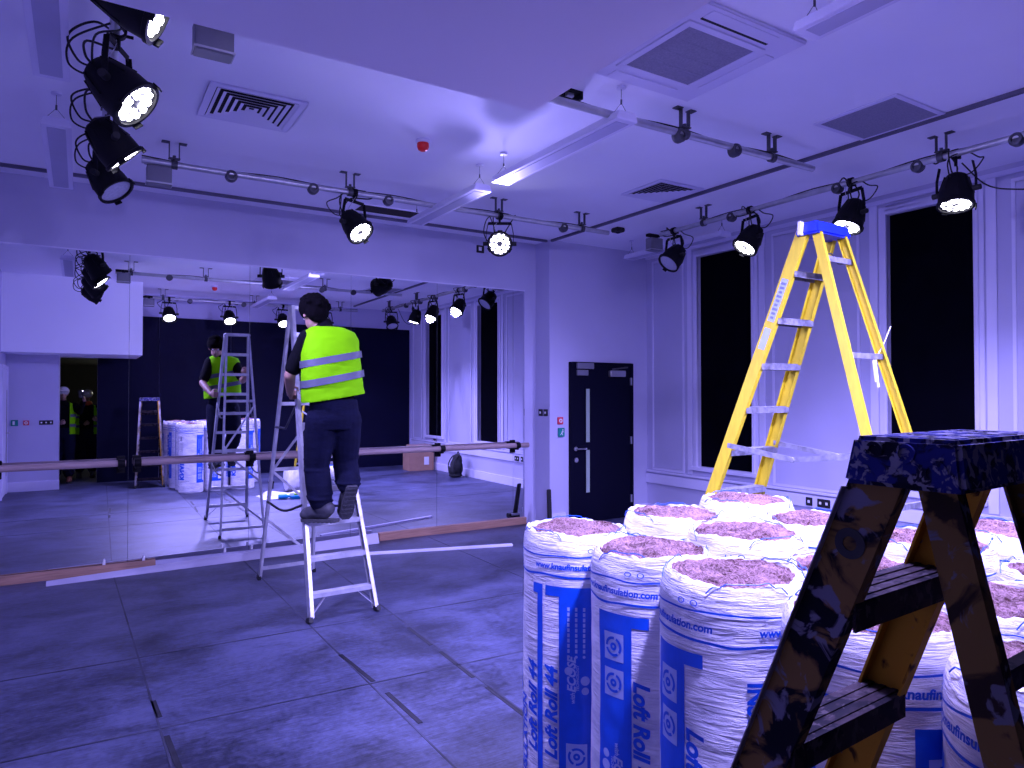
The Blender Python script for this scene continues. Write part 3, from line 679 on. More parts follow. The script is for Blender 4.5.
# ------------------------------------------------------------------ spotlights
SPOT_COL = (.385, .345, 1.0)
EN = 260
def spotlight(x, y, aim, lit, label, bardir, energy=60, cable=None, big=.94, cone=150, beam=0):
    a = V(aim).normalized(); c = V((x, y, ZBAR-.275))
    t = thing('spotlight', label, 'spotlight', (x, y, ZBAR), group='spotlights on the lighting bars')
    side = a.cross(V((0, 0, 1)))
    if side.length < .3: side = V(bardir)
    side.normalize(); s = big
    prof = [(0, -.145), (.05, -.145), (.072, -.13), (.085, -.10), (.112, -.02), (.120, .03), (.122, .10), (.130, .104), (.130, .122), (.112, .124), (.110, .108)]
    MB().lathe([(r*s, h_*s) for r, h_ in prof], c, a, 36).build('housing', M['black'], t, smooth=True)
    fins = MB()
    for k in range(9):
        g = 2*PI*k/9; u = side*math.cos(g) + a.cross(side)*math.sin(g)
        fins.beam(c+a*(-.12*s)+u*.078*s, c+a*(.02*s)+u*.116*s, .006, .016, a.cross(u))
    fins.build('cooling_fins', M['black'], t)
    fc = c + a*.108*s
    MB().cyl(fc - a*.004, fc, .110*s, n=36).build('face_plate', M['lensplate'] if lit else M['lensoff'], t)
    up = a.cross(side)
    if lit:
        led = MB()
        for R_, nn, of in ((.0, 1, 0), (.046, 6, .3), (.084, 12, .1)):
            for k in range(nn):
                if R_ == 0: continue
                g = 2*PI*k/nn+of; p = fc + (side*math.cos(g)+up*math.sin(g))*R_*s
                led.lathe([(.0178*s, 0), (.0178*s, .004), (.013*s, .008), (0, .009)], p, a, 12)
        led.build('led_array', M['led'], t)
    yk = MB(); top = V((x, y, ZBAR-.075)); rr = .142*s
    P = [c+side*rr, c+side*rr+V((0, 0, .10))*1.0, top+side*(rr*.85), top-side*(rr*.85), c-side*rr+V((0, 0, .10)), c-side*rr]
    for i in range(len(P)-1): yk.beam(P[i], P[i+1], .028, .006, side.cross((P[i+1]-P[i]).normalized()))
    yk.build('yoke', M['black'], t)
    MB().cyl(c+side*(rr-.02), c+side*(rr+.03), .020, n=14).build('tilt_knob', M['blackplastic'], t); MB().cyl(c-side*(rr-.02), c-side*(rr+.03), .020, n=14).build('tilt_knob', M['blackplastic'], t)
    cl = MB(); bd = V(bardir); cl.lathe([(.026, -.02), (.038, -.02), (.038, .02), (.026, .02), (.026, -.02)], (x, y, ZBAR), bd, 18)
    cl.cyl((x, y, ZBAR-.03), (x, y, ZBAR-.085), .011, n=10); cl.cyl(V((x, y, ZBAR-.015))+bd.cross(V((0, 0, 1)))*.03, V((x, y, ZBAR-.015))+bd.cross(V((0, 0, 1)))*.065, .008, n=8)
    cl.build('clamp', M['black'], t)
    # gel frame clips round the rim
    for k in range(3):
        g = 2*PI*k/3+.5; u = side*math.cos(g)+up*math.sin(g); p = c + a*.118*s + u*.132*s
        MB().beam(p-a*.012, p+a*.022, .045, .008, a.cross(u)).build('rim_clip', M['black'], t)
    cb = MB(); q = c - a*.14*s; bd = V(bardir); f_ = cable if cable is not None else 1
    cb.tube([q, q - a*.06 + V((0, 0, .02)), q - a*.05 + bd*.06*f_ + V((0, 0, .12)), V((x, y, ZBAR-.03)) + bd*.14*f_, V((x, y, ZBAR+.03)) + bd*.18*f_], .006, 8, 6)
    cb.tube([q, q - a*.02 - bd*.10*f_ + V((0, 0, -.02)), q - bd*.18*f_ + V((0, 0, .08)), V((x, y, ZBAR-.06)) - bd*.15*f_, V((x, y, ZBAR+.02)) - bd*.06*f_], .005, 8, 6)
    lp = -bd.cross(V((0, 0, 1))) if bd.y else -bd*.6   # slack loops hanging to one side
    if lp.dot(V((-1, 0, 0))) < 0 and x < 1: lp = -lp
    cb.tube([q, q + lp*.07 + V((0, 0, .02)), q + lp*.11 + V((0, 0, .13)), V((x, y, ZBAR+.02)) + lp*.10, V((x, y, ZBAR+.03)) + bd*.10], .0055, 8, 7)
    cb.tube([q, q + lp*.04 - V((0, 0, .04)), q + lp*.11 - V((0, 0, .0)), q + lp*.09 + V((0, 0, .12)), V((x, y, ZBAR)) - bd*.12], .005, 8, 7)
    cb.build('cable', M['cable'], t, smooth=True)
    sc_ = MB(); sc_.tube([q+V((0, 0, .03)), c + side*.05 + V((0, 0, .16)), V((x, y, ZBAR+.03)) + bd*.05], .0025, 6, 5); sc_.build('safety_cable', M['steel'], t)
    if lit and beam:
        ld = bpy.data.lights.new('inner_beam', 'SPOT'); ld.energy = beam; ld.color = SPOT_COL; ld.spot_size = math.radians(66); ld.spot_blend = .45; ld.shadow_soft_size = .07
        lo = bpy.data.objects.new('inner_beam', ld); COL.objects.link(lo); lo.parent = t
        lo.location = (fc + a*.03*s) - V((x, y, ZBAR)); lo.rotation_euler = a.to_track_quat('-Z', 'Y').to_euler()
    if lit:
        ld = bpy.data.lights.new('spot_beam', 'SPOT'); ld.energy = energy; ld.color = SPOT_COL; ld.spot_size = math.radians(cone); ld.spot_blend = .8
        ld.shadow_soft_size = .07
        lo = bpy.data.objects.new('spot_beam', ld); COL.objects.link(lo); lo.parent = t
        lo.location = (fc + a*.03*s) - V((x, y, ZBAR)); lo.rotation_euler = a.to_track_quat('-Z', 'Y').to_euler()
    return t
def aimv(x, y, tow, r, dn):
    w_ = (V((0, 0, CAM_H)) - V((x, y, ZBAR-.25))).normalized()
    r_ = V((0, 0, 1)).cross(w_).normalized(); u_ = w_.cross(r_)
    return w_*tow + r_*r - u_*dn
def S(x, y, k, lit, label, bd, **kw): return spotlight(x, y, aimv(x, y, *k), lit, label, bd, **kw)
XB, YB = (1, 0, 0), (0, 1, 0)
S(.145, 2.93, (.30, .92, .30), 1, 'lit spotlight at the top left, partly hidden by lowered ceiling', YB, energy=EN*.7, cone=72)
S(.145, 3.84, (.50, .68, .52), 1, 'lit spotlight second from top of the left cluster', YB, big=1.0, energy=EN*.7, cone=72)
S(.145, 4.70, (.12, .66, .74), 1, 'lit spotlight third down the left cluster, face turned down', YB, cable=-1, energy=EN*.7, cone=72)
S(.145, 5.50, (.48, .52, .66), 0, 'unlit spotlight lowest in the left cluster', YB)
S(2.02, 5.86, (.62, .48, .60), 1, 'lit spotlight on mirror side bar near the ceiling slot', XB, energy=EN*.7, cone=72)
S(3.49, 5.86, (1.0, .0, .0), 1, 'dazzling spotlight pointing straight at the viewer', XB, energy=EN*.5, cone=82)
S(5.40, 5.42, (.55, -.52, .62), 0, 'unlit spotlight beside grey junction box, far window end', YB)
S(5.40, 4.42, (.48, -.46, .72), 1, 'lit spotlight beside the first blacked out window', YB, energy=EN*.62)
S(5.40, 3.40, (.48, -.30, .80), 1, 'lit spotlight just behind the yellow stepladder top', YB, energy=EN*.62)
S(5.42, 2.60, (.48, -.03, .86), 1, 'lit spotlight in front of the middle window', YB, energy=EN*.62)
S(5.40, 1.45, (.1, -.5, .8), 0, 'unlit spotlight nearest end of window side bar, mirrored only', YB)
for x, lit, lb in ((1.38, 1, 'lit spotlight above the rolls, left one seen in the mirror'), (2.42, 1, 'lit spotlight above the rolls, mirrored above the worker'), (3.42, 1, 'lit spotlight above the rolls, mirrored beside the ladder top'), (4.28, 0, 'unlit spotlight above the rolls, mirrored behind the worker head')):
    spotlight(x, .68, (.04, .58, -.81), lit, lb, XB, energy=EN*.85, cone=138, beam=EN*.25)
# loose cable at the top right
tag(MB().tube([(5.40, 2.55, 3.30), (5.46, 2.42, 3.12), (5.5, 2.25, 3.05), (5.55, 2.0, 3.02), (5.5, 1.85, 3.10), (5.42, 1.75, 3.34)], .005, 8, 8).build('power_cable', M['cable'], smooth=True), 'loose black cable trailing right from the middle window spotlight', 'cable')

# ------------------------------------------------------------------ insulation rolls
R0 = .197
def bag_r(th, z, sd):
    n1 = noise.noise(V((math.cos(th)*1.3+sd, math.sin(th)*1.3, z*2.2)))
    n2 = noise.noise(V((math.cos(th)*3+sd*2, math.sin(th)*3, z*14)))
    return R0*(1 + .022*n1 + .010*n2)
def roll_proto(sd, flip, label, extra=False):
    t = thing('insulation_roll', label, 'insulation roll', (0, 0, 0), 0, 'insulation rolls in white wrap')
    nT = 120; rings = []
    zs = [0.0, .004, .02] + [.02+i*(1.05-.02)/70 for i in range(1, 71)]
    mb = MB()
    def top_z(th): return 1.135 + .014*noise.noise(V((math.cos(th)*1.5+sd, math.sin(th)*1.5, 3.3)))+.006*noise.noise(V((math.cos(th)*6+sd, math.sin(th)*6, 1.3)))
    prof_top = [(.998, -.065), (.992, -.045), (.975, -.028), (.95, -.012), (.925, -.002), (.895, .002), (.865, -.001), (.848, -.010), (.84, -.026), (.838, -.06)]
    rows = []
    for z in zs:
        k = .90 if z == 0 else (.97 if z < .01 else 1.0)
        rows.append([(bag_r(2*PI*i/nT, z, sd)*k, z) for i in range(nT)])
    for rr, dz in prof_top:
        row = []
        for i in range(nT):
            th = 2*PI*i/nT
            wob = noise.noise(V((math.cos(th)*2.2+sd*3, math.sin(th)*2.2, 7.7)))*(1-rr)*.9 + .004*noise.noise(V((math.cos(th)*9, math.sin(th)*9, rr*20+sd)))
            row.append((bag_r(th, 1.05, sd)*(rr+wob), top_z(th)+dz + .006*noise.noise(V((math.cos(th)*10+sd, math.sin(th)*10, rr*25)))))
        rows.append(row)
    for row in rows:
        for i, (r, z) in enumerate(row):
            th = 2*PI*i/nT; mb.v.append(V((r*math.cos(th), r*math.sin(th), z)))
    for j in range(len(rows)-1):
        for i in range(nT):
            i2 = (i+1) % nT; mb.f.append((j*nT+i, j*nT+i2, (j+1)*nT+i2, (j+1)*nT+i))
    mb.f.append(tuple(reversed(range(nT))))
    mb.build('plastic_wrap', M['bag'], t, smooth=True, local=True)
    # wool face: a shaggy wound disc
    wl = MB(); nr = 26; n2 = 110
    for j in range(nr+1):
        for i in range(n2):
            th = 2*PI*i/n2; r = R0*.885*j/nr
            x, y = r*math.cos(th), r*math.sin(th)
            spiral = .0035*math.sin((r/.0125 + th/(2*PI))*2*PI)
            z = 1.124 + .024*(1-(j/nr)**2) + spiral + .013*noise.noise(V((x*9+sd, y*9, 2))) + .008*noise.noise(V((x*40, y*40, sd))) - (.02 if j == nr else 0)
            wl.v.append(V((x, y, z)))
    for j in range(nr):
        for i in range(n2):
            i2 = (i+1) % n2; wl.f.append((j*n2+i, j*n2+i2, (j+1)*n2+i2, (j+1)*n2+i))
    wl.build('wool_face', M['wool'], t, smooth=True, local=True)
    # printed artwork wrapped on the bag ----------------------------------
    def surf(s_, z, lift=.0016):
        th = s_/R0
        if z <= 1.05: r = bag_r(th, z, sd)
        else:
            r = bag_r(th, 1.05, sd)*(1 - .02*max(0, (z-1.07)/.02))
        return V(((r+lift)*math.cos(th), (r+lift)*math.sin(th), z))
    F = (lambda s_, z: (-s_, 1.13-z)) if flip else (lambda s_, z: (s_, z))
    def rect(mb_, s0, z0, s1, z1, lift=.0016, fl=True):
        ns = max(1, int(abs(s1-s0)/.010)); nz = max(1, int(abs(z1-z0)/.016)); i0 = len(mb_.v)
        for j in range(nz+1):
            for i in range(ns+1):
                q = (s0+(s1-s0)*i/ns, z0+(z1-z0)*j/nz); q = F(*q) if fl else q
                mb_.v.append(surf(q[0], q[1], lift))
        for j in range(nz):
            for i in range(ns):
                a = i0+j*(ns+1)+i; mb_.f.append((a, a+1, a+ns+2, a+ns+1))
    def disc(mb_, s0, z0, r_out, r_in=0, lift=.0022, a0=0, a1=2*PI, n_=20):
        i0 = len(mb_.v)
        for k in range(n_+1):
            g = a0+(a1-a0)*k/n_
            for r in (r_in, r_out):
                q = F(s0+r*math.cos(g), z0+r*math.sin(g)); mb_.v.append(surf(q[0], q[1], lift))
        for k in range(n_): a = i0+2*k; mb_.f.append((a, a+1, a+3, a+2))
    def write(mb_, txt, size, s0, z0, mode, lift=.0024, shear=.25, bold=.0015, fl=True):
        """mode 'up' reads bottom to top, 'round' reads along the circumference"""
        vs, fs = text_mesh(txt, size, shear, bold)
        bm = bmesh.new(); bv = []
        for a, b in vs:
            if mode == 'up': bv.append(bm.verts.new((s0-b, z0+a, 0)))
            else: bv.append(bm.verts.new((s0+a, z0+b, 0)))
        for f_ in fs:
            try: bm.faces.new([bv[k] for k in f_])
            except ValueError: pass
        lo = min(v.co.x for v in bm.verts); hi = max(v.co.x for v in bm.verts); x = lo+.010
        while x < hi:
            bmesh.ops.bisect_plane(bm, geom=bm.verts[:]+bm.edges[:]+bm.faces[:], plane_co=(x, 0, 0), plane_no=(1, 0, 0)); x += .010
        lo = min(v.co.y for v in bm.verts); hi = max(v.co.y for v in bm.verts); x = lo+.02
        while x < hi:
            bmesh.ops.bisect_plane(bm, geom=bm.verts[:]+bm.edges[:]+bm.faces[:], plane_co=(0, x, 0), plane_no=(0, 1, 0)); x += .02
        bm.verts.index_update(); i0 = len(mb_.v)
        for v in bm.verts:
            q = F(v.co.x, v.co.y) if fl else (v.co.x, v.co.y); mb_.v.append(surf(q[0], q[1], lift))
        for f_ in bm.faces: mb_.f.append(tuple(i0+v.index for v in f_.verts))
        bm.free()
    CIRC = 2*PI*R0
    def part(mb_, nm_, m_): mb_.build(nm_, M[m_], t, local=True)
    for rep in range(2):
        blue, pale, txt, gr, mk = MB(), MB(), MB(), MB(), MB()
        o = rep*CIRC/2
        rect(blue, o-.062, .17, o+.062, .96)                     # the blue panel
        rect(blue, o-.115, .925, o-.062, .96); rect(blue, o-.115, .17, o-.062, .205)  # its two arms
        write(txt, 'Loft Roll 44', .066, o-.070, .36, 'up', bold=.0026)
        for k in range(3):                                       # bullet lines
            for q in range(9):
                rect(pale, o-.032+k*.027, .735+q*.018, o-.024+k*.027, .748+q*.018, .0022)
            disc(pale, o-.028+k*.027, .722, .005)
        write(pale, 'ECOSE', .040, o-.004, .60, 'up', bold=.0015); write(pale, 'with', .022, o-.006, .56, 'up', shear=.2, bold=.0004)
        write(pale, 'TECHNOLOGY', .013, o+.008, .605, 'up', shear=.1, bold=.0003)
        for (a, b, r_) in ((.030, .640, .016), (.030, .605, .013), (-.028, .672, .014)): disc(pale, o+a, b, r_)
        ic = MB()
        for q in (.22, .33):
            rect(ic, o-.036, q+.01, o+.036, q+.095, .0022)
            disc(blue, o, q+.052, .030, .022, .003, .3, 2.2); disc(blue, o, q+.052, .030, .022, .003, 2.5, 4.3); disc(blue, o, q+.052, .030, .022, .003, 4.6, 6.3); disc(blue, o, q+.052, .012, .004, .003)
        if extra and rep == 0:                                   # the overlapped end of the wrap repeats the name
            ex = MB(); rect(ex, o-.152, .17, o-.128, .96); rect(ex, o-.175, .925, o-.152, .96); rect(ex, o-.175, .17, o-.152, .205); part(ex, 'overlap_panel', 'printblue')
            ex = MB(); write(ex, 'Loft Roll 44', .066, o-.158, .36, 'up', bold=.0026); part(ex, 'product_name', 'printblue')
        # manufacturer's name between the panels, with its small print
        write(mk, 'KNAUF', .115, o+CIRC/4+.03, .22, 'up', shear=0, bold=.006)
        write(mk, 'INSULATION', .055, o+CIRC/4+.085, .22, 'up', shear=0, bold=.002)
        write(gr, '500', .05, o+CIRC/4+.02, .86, 'up', shear=0, bold=.002)
        for k in range(3):
            for q in range(12): rect(gr, o+CIRC/4-.03+k*.018, .60+q*.02, o+CIRC/4-.025+k*.018, .613+q*.02, .002)
        part(ic, 'recycling_marks', 'printlight'); part(blue, 'printed_panel', 'printblue'); part(pale, 'panel_lettering', 'printlight'); part(txt, 'product_name', 'printblue'); part(mk, 'maker_name', 'printblue'); part(gr, 'small_print', 'printgrey')
    # web address and stripes run round the shoulder, always upright
    st = MB()
    def stripe(z, wd, ph):
        i0 = len(st.v); N = 150
        for i in range(N):
            th = 2*PI*i/N; zz = z + .012*noise.noise(V((math.cos(th)*1.6+ph, math.sin(th)*1.6, sd)))
            for k in (-1, 1): st.v.append(surf(th*R0, zz+k*wd/2, .002))
        for i in range(N): a = i0+2*i; b = i0+2*((i+1) % N); st.f.append((a, b, b+1, a+1))
    stripe(.995, .007, 1.1); stripe(1.066, .005, 4.4)
    for rep in range(3):
        wa = MB(); write(wa, 'www.knaufinsulation.com', .029, rep*CIRC/3-.16, 1.020, 'round', shear=.1, bold=.001, fl=False); part(wa, 'web_address', 'printblue')
    # little framed recycling marks printed on the shoulder
    for rep in range(2):
        s0 = rep*CIRC/2+.05
        for k in (0, 1):
            i0 = len(st.v)
            for q in range(17):
                g = 2*PI*q/16
                for r in (.008, .011): z_ = 1.086+r*math.sin(g)*.7; st.v.append(surf(s0+k*.04+r*math.cos(g), z_, .0028))
            for q in range(16): a = i0+2*q; st.f.append((a, a+1, a+3, a+2))
    # loops of blue line on the gathered top of the wrap
    for rep in range(3):
        g0 = rep*2.1+sd; pts = []
        for q in range(14):
            th = g0 + q*.085; rr = .97 - .09*math.sin(PI*q/13)
            base = bag_r(th, 1.05, sd)*rr
            zt = top_z(th) + (-.024 if rr > .955 else (-.006 if rr > .92 else .004)) + .006
            pts.append((base*math.cos(th), base*math.sin(th), zt))
        st.tube(pts, .0016, 5, 2)
    st.build('blue_stripe', M['printblue'], t, local=True)
    return t
ROLLS = [ # name, x, y, panel azimuth relative to the camera (deg), flipped, dz, label
    ('A', 1.585, 2.10, 0, 0, 'insulation roll at the left end of the row, panel facing viewer'),
    ('B', 1.590, 1.70, -36, 1, 'insulation roll second from left, between end roll and front roll'),
    ('C', 1.53, 1.318, -55, 1, 'large front insulation roll with web address clear on its shoulder'),
    ('D', 1.985, 1.995, 60, 0, 'insulation roll behind the second, in front of the navy door'),
    ('E', 2.42, 2.01, 20, 0, 'insulation roll farthest back, at the yellow stepladder foot'),
    ('F', 1.925, 1.60, 150, 0, 'insulation roll in the middle, behind the large front one'),
    ('G', 2.345, 1.61, 100, 1, 'insulation roll in the back row below the wall sockets'),
    ('H', 1.918, 1.195, 170, 0, 'insulation roll just left of and behind splashed ladder rail'),
    ('I', 1.545, .928, 40, 1, 'insulation roll directly behind the splashed ladder treads'),
    ('J', 2.315, 1.215, 70, 0, 'insulation roll glimpsed between ladder rails, with yellow foot behind'),
    ('K', 2.70, 1.135, 10, 0, 'insulation roll at the far right under the ladder cap'),
    ('L', 2.37, .82, 130, 1, 'insulation roll at the right edge, blue lines on its top'),
    ('M', 1.93, .80, 200, 0, 'insulation roll at right edge, wool showing behind rear rail'),
    ('N', 1.50, .535, 75, 1, 'nearest insulation roll, low at the right picture edge'),
]
protos = {}
for i, (nm, x, y, dl, fl, lb) in enumerate(ROLLS):
    face = math.atan2(-y, -x) + math.radians(dl)
    key = (fl, i % 2)
    if key not in protos:
        o = roll_proto(3.1*len(protos)+.7, fl, lb, nm == 'A'); protos[key] = o
        o.location = (x, y, 0); o.rotation_euler = (0, 0, face)
    else: o = copy_tree(protos[key], (x, y, 0), face, lb)
    o.scale = (1, 1, {'D': 1.03, 'E': 1.045, 'F': 1.03, 'G': 1.03, 'J': 1.03, 'K': 1.03, 'C': 1.01}.get(nm, 1))
# a roll lying down beyond the standing ones, and litter round it (seen in the mirror)
o = copy_tree(protos[(0, 0)], (2.95, 2.86, .205), 0, 'insulation roll lying on its side on the floor, seen in mirror', None)
o.rotation_euler = (0, PI/2, 0); o.scale = (1, 1, 1); del o['group']
sh = MB(); nx, ny = 26, 20
for j in range(ny+1):
    for i in range(nx+1):
        x = 2.42+.80*i/nx; y = 3.10+.55*j/ny
        e = min(1, min(i, nx-i, j, ny-j)/3)
        sh.v.append(V((x+.06*noise.noise(V((j*.4, 1, i*.1))), y+.08*noise.noise(V((i*.3, 5, 0))), .004+.09*e*max(0, .25+noise.noise(V((x*4, y*4, 1)))))))
for j in range(ny):
    for i in range(nx): a = j*(nx+1)+i; sh.f.append((a, a+1, a+nx+2, a+nx+1))
o = sh.build('plastic_sheet', M['bag'], smooth=True); tag(o, 'crumpled white plastic sheet on the floor by the lying roll', 'plastic sheet')
t = thing('spray_bottle', 'turquoise spray bottle lying by the plastic sheet', 'bottle', (2.72, 3.72, 0))
MB().lathe([(0, -.09), (.035, -.09), (.038, -.05), (.038, .03), (.016, .06), (.016, .085)], (2.72, 3.72, .04), (1, .3, 0), 20).build('body', M['teal'], t, smooth=True); MB().box(2.80, 3.73, .03, .0+2.86, 3.75, .09).build('trigger', M['signwhite'], t, bevel=.004)
t = thing('paint_roller_tray', 'turquoise tray with lime cloth on the plastic sheet', 'tray', (2.95, 3.70, 0))
MB().quadbox([(2.82, 3.62, .0), (3.08, 3.62, .0), (3.08, 3.80, .0), (2.82, 3.80, .0), (2.80, 3.60, .05), (3.10, 3.60, .05), (3.10, 3.82, .05), (2.80, 3.82, .05)]).build('tray', M['teal'], t, bevel=.006)
b = MB(); b.ell((2.93, 3.70, .07), .07, .06, .03); b.ell((2.99, 3.73, .075), .05, .04, .035); b.build('cloth', M['limeplastic'], t, smooth=True)
t = thing('paint_pot', 'small black paint pot on the floor behind the rolls', 'pot', (2.83, 2.34, 0))
MB().lathe([(0, 0), (.04, 0), (.05, .11), (.053, .11), (.053, .118), (.047, .118), (.038, .02), (0, .02)], (2.83, 2.34, 0), n=24).build('pot', M['blackplastic'], t, smooth=True)
MB().tube([(2.78, 2.34, .11), (2.80, 2.34, .16), (2.83, 2.34, .175), (2.86, 2.34, .16), (2.88, 2.34, .11)], .002, 6, 4).build('handle', M['steel'], t)

# cardboard boxes and rucksack along the window wall (seen in the mirror)
def carton(x, y, z, w, dpt, h_, rz, label):
    t = thing('cardboard_box', label, 'cardboard box', (x, y, z), rz)
    MB().box(-w/2, -dpt/2, 0, w/2, dpt/2, h_).build('carton', M['cardboard'], t, bevel=.004, local=True)
    MB().box(-w/2-.001, -.025, h_-.001, w/2+.001, .025, h_+.001).build('tape', M['printlight'], t, local=True)
    MB().box(w*.1, dpt/2, h_*.3, w*.3, dpt/2+.001, h_*.7).build('label_sticker', M['signwhite'], t, local=True)
carton(6.23, .93, 0, .55, .42, .42, .06, 'brown cardboard box on the floor against the window wall')
carton(6.27, .93, .424, .46, .40, .12, -.04, 'flat cardboard box stacked on the larger brown box')
t = thing('rucksack', 'black rucksack on the floor against the window wall', 'rucksack', (6.30, 2.55, 0))
b = MB(); b.ell((6.32, 2.55, .19), .12, .17, .20); b.ell((6.34, 2.55, .33), .09, .14, .13); b.ell((6.23, 2.56, .14), .07, .12, .11); b.ell((6.30, 2.55, .04), .13, .16, .045)
remeshed(b, .014, 3).build('bag', M['bagfabric'], t, smooth=True)
b = MB(); b.tube([(6.36, 2.46, .42), (6.28, 2.45, .40), (6.20, 2.44, .25), (6.22, 2.43, .08)], .012, 8, 5); b.tube([(6.36, 2.64, .42), (6.28, 2.66, .40), (6.19, 2.67, .25), (6.21, 2.69, .08)], .012, 8, 5)
b.tube([(6.36, 2.50, .44), (6.36, 2.55, .50), (6.36, 2.60, .44)], .010, 8, 5); b.build('strap', M['bagfabric'], t, smooth=True)
MB().box(6.165, 2.53, .20, 6.185, 2.57, .23).build('buckle', M['chrome'], t)

# ------------------------------------------------------------------ ladders
def ladder(name, label, cx, cy, th, Hh, wt, fl, d0, lf, lr, steps, z_first, style, rear_rungs=(), label_cat='stepladder'):
    """A-frame stepladder. local x across, +y front (treads) side."""
    c, s_ = math.cos(th), math.sin(th)
    def W(x, y, z): return V((cx+c*x-s_*y, cy+s_*x+c*y, z))
    def fp(sd, h, dx=0, dy=0): return W(sd*(wt+(Hh-h)*fl)+dx, d0+(Hh-h)*lf+dy, h)
    def rp(sd, h, dx=0, dy=0): return W(sd*(wt-.012+(Hh-h)*fl)+dx, -d0-(Hh-h)*lr+dy, h)
    t = thing(name, label, label_cat, (cx, cy, 0))
    X = W(1, 0, 0)-W(0, 0, 0); Y = W(0, 1, 0)-W(0, 0, 0)
    fw, rw = style['fw'], style['rw']; capz = Hh-style['caph']
    for sd in (-1, 1):
        m = MB(); m.channel(fp(sd, .03), fp(sd, capz+.02), fw, style['ff'], .004, Y, X*sd)
        m.build('rail', style['rail'] if sd < 0 or 'rail2' not in style else style['rail2'], t, bevel=0)
        m = MB(); m.channel(rp(sd, .03), rp(sd, capz+.02), rw, style['rf'], .004, Y, X*sd)
        m.build('rear_leg', style.get('rear', style['rail']), t)
        m = MB(); m.beam(fp(sd, .0)+V((0, 0, .002)), fp(sd, .04), fw+.006, .008+style['ff'], Y); m.build('foot', M['blackplastic'], t, bevel=.003)
        m = MB(); m.beam(rp(sd, .0)+V((0, 0, .002)), rp(sd, .04), rw+.006, .008+style['rf'], Y); m.build('foot', M['blackplastic'], t, bevel=.003)
    td = style['td']
    for k in range(steps):
        z = z_first + k*style['gap']
        a, b = fp(-1, z), fp(1, z); m = MB()
        m.beam(a+X*.004, b-X*.004, td, .004, Y)
        for q in (-1, 1): fd_ = style.get('fl_d', .030); m.beam(a+X*.004+Y*q*(td/2-.002)-V((0, 0, fd_/2)), b-X*.004+Y*q*(td/2-.002)-V((0, 0, fd_/2)), .004, fd_, Y)
        nr_ = style.get('ribs', 5)
        for q in range(nr_): m.beam(a+X*.006+Y*(q-(nr_-1)/2)*td/(nr_+.5)+V((0, 0, .003)), b-X*.006+Y*(q-(nr_-1)/2)*td/(nr_+.5)+V((0, 0, .003)), td/nr_*.4, .003, Y)
        m.build('tread', style['tread'], t)
    if style.get('braces'):
        z = z_first
        for sd in (-1, 1):
            m = MB(); p0 = fp(sd, z-.16); p1 = fp(-sd, z)+(fp(sd, z)-fp(-sd, z))*.72
            m.beam(p0, p1-V((0, 0, .02)), .022, .004, Y); m.build('knee_brace', style['tread'], t)
    for z in rear_rungs:
        m = MB(); m.beam(rp(-1, z), rp(1, z), .03, .018, V((0, 0, 1))); m.build('rear_rung', style['tread'], t)
    # top cap
    w2 = wt+style['capx']; dd = style['capd']; m = MB()
    e = style.get('capflare', .015)
    m.quadbox([W(-w2-e, -dd-e, capz), W(w2+e, -dd-e, capz), W(w2+e, dd+e, capz), W(-w2-e, dd+e, capz), W(-w2, -dd, Hh), W(w2, -dd, Hh), W(w2, dd, Hh), W(-w2, dd, Hh)])
    m.build('top_cap', style['cap'], t, bevel=style.get('capbev', .008))
    return t, W, fp, rp, X, Y
alu = dict(fw=.07, ff=.025, rw=.045, rf=.02, td=.075, gap=.242, rail=M['alu'], tread=M['alu'], cap=M['alu'], caph=.03, capx=-.004, capd=.05, capflare=.004, braces=True, capbev=.004)
t, W, fp, rp, X, Y = ladder('aluminium_stepladder', 'tall aluminium stepladder the worker stands on, before the mirror', 1.619, 5.901, 3.187, 2.364, .144, .048, .035, .366, .205, 9, .193, alu, (.10, .98, 1.55))
for a, b in (((1, .55), (-1, .15)), ((1, .95), (-1, 1.5)), ((-1, .60), (1, .98))):
    m = MB(); m.beam(rp(*a), rp(*b), .022, .006, V((0, 0, 1))); m.build('diagonal_brace', M['alu'], t)
for sd in (-1, 1):
    m = MB(); a = fp(sd, 1.55, dy=.0); b = rp(sd, 1.35); mid = (a+b)/2 - V((0, 0, .10)); m.tube([a, mid, b], .009, 8, 1); m.build('spreader', M['steeldark'], t)
    m = MB(); a = fp(sd, .80); b = rp(sd, .70); m.tube([a, (a+b)/2-V((0, 0, .06)), b], .010, 8, 5); m.build('restraint_strap', M['cable'], t)
yel = dict(fw=.076, ff=.028, rw=.050, rf=.022, fl_d=.036, td=.08, gap=.264, rail=M['yellow'], tread=M['aluworn'], cap=M['bluecap'], caph=.072, capx=.016, capd=.060, braces=True, capbev=.010)
t, W, fp, rp, X, Y = ladder('yellow_stepladder', 'tall yellow fibreglass stepladder with blue top behind the rolls', 3.642, 2.465, .017, 2.606, .137, .067, .022, .377, .287, 9, .23, yel, (.35, 1.05, 1.84, 2.39))
for sd in (-1, 1):
    a, b = fp(sd, 1.315), rp(sd, 1.315); mid = (a*.5+b*.5)-V((0, 0, .055)); m = MB()
    m.beam(a-X*sd*.0, mid, .030, .006, V((0, 0, 1))); m.beam(mid, b, .030, .006, V((0, 0, 1))); m.cyl(mid-X*.012, mid+X*.012, .016, n=12); m.build('spreader', M['aluworn'], t)
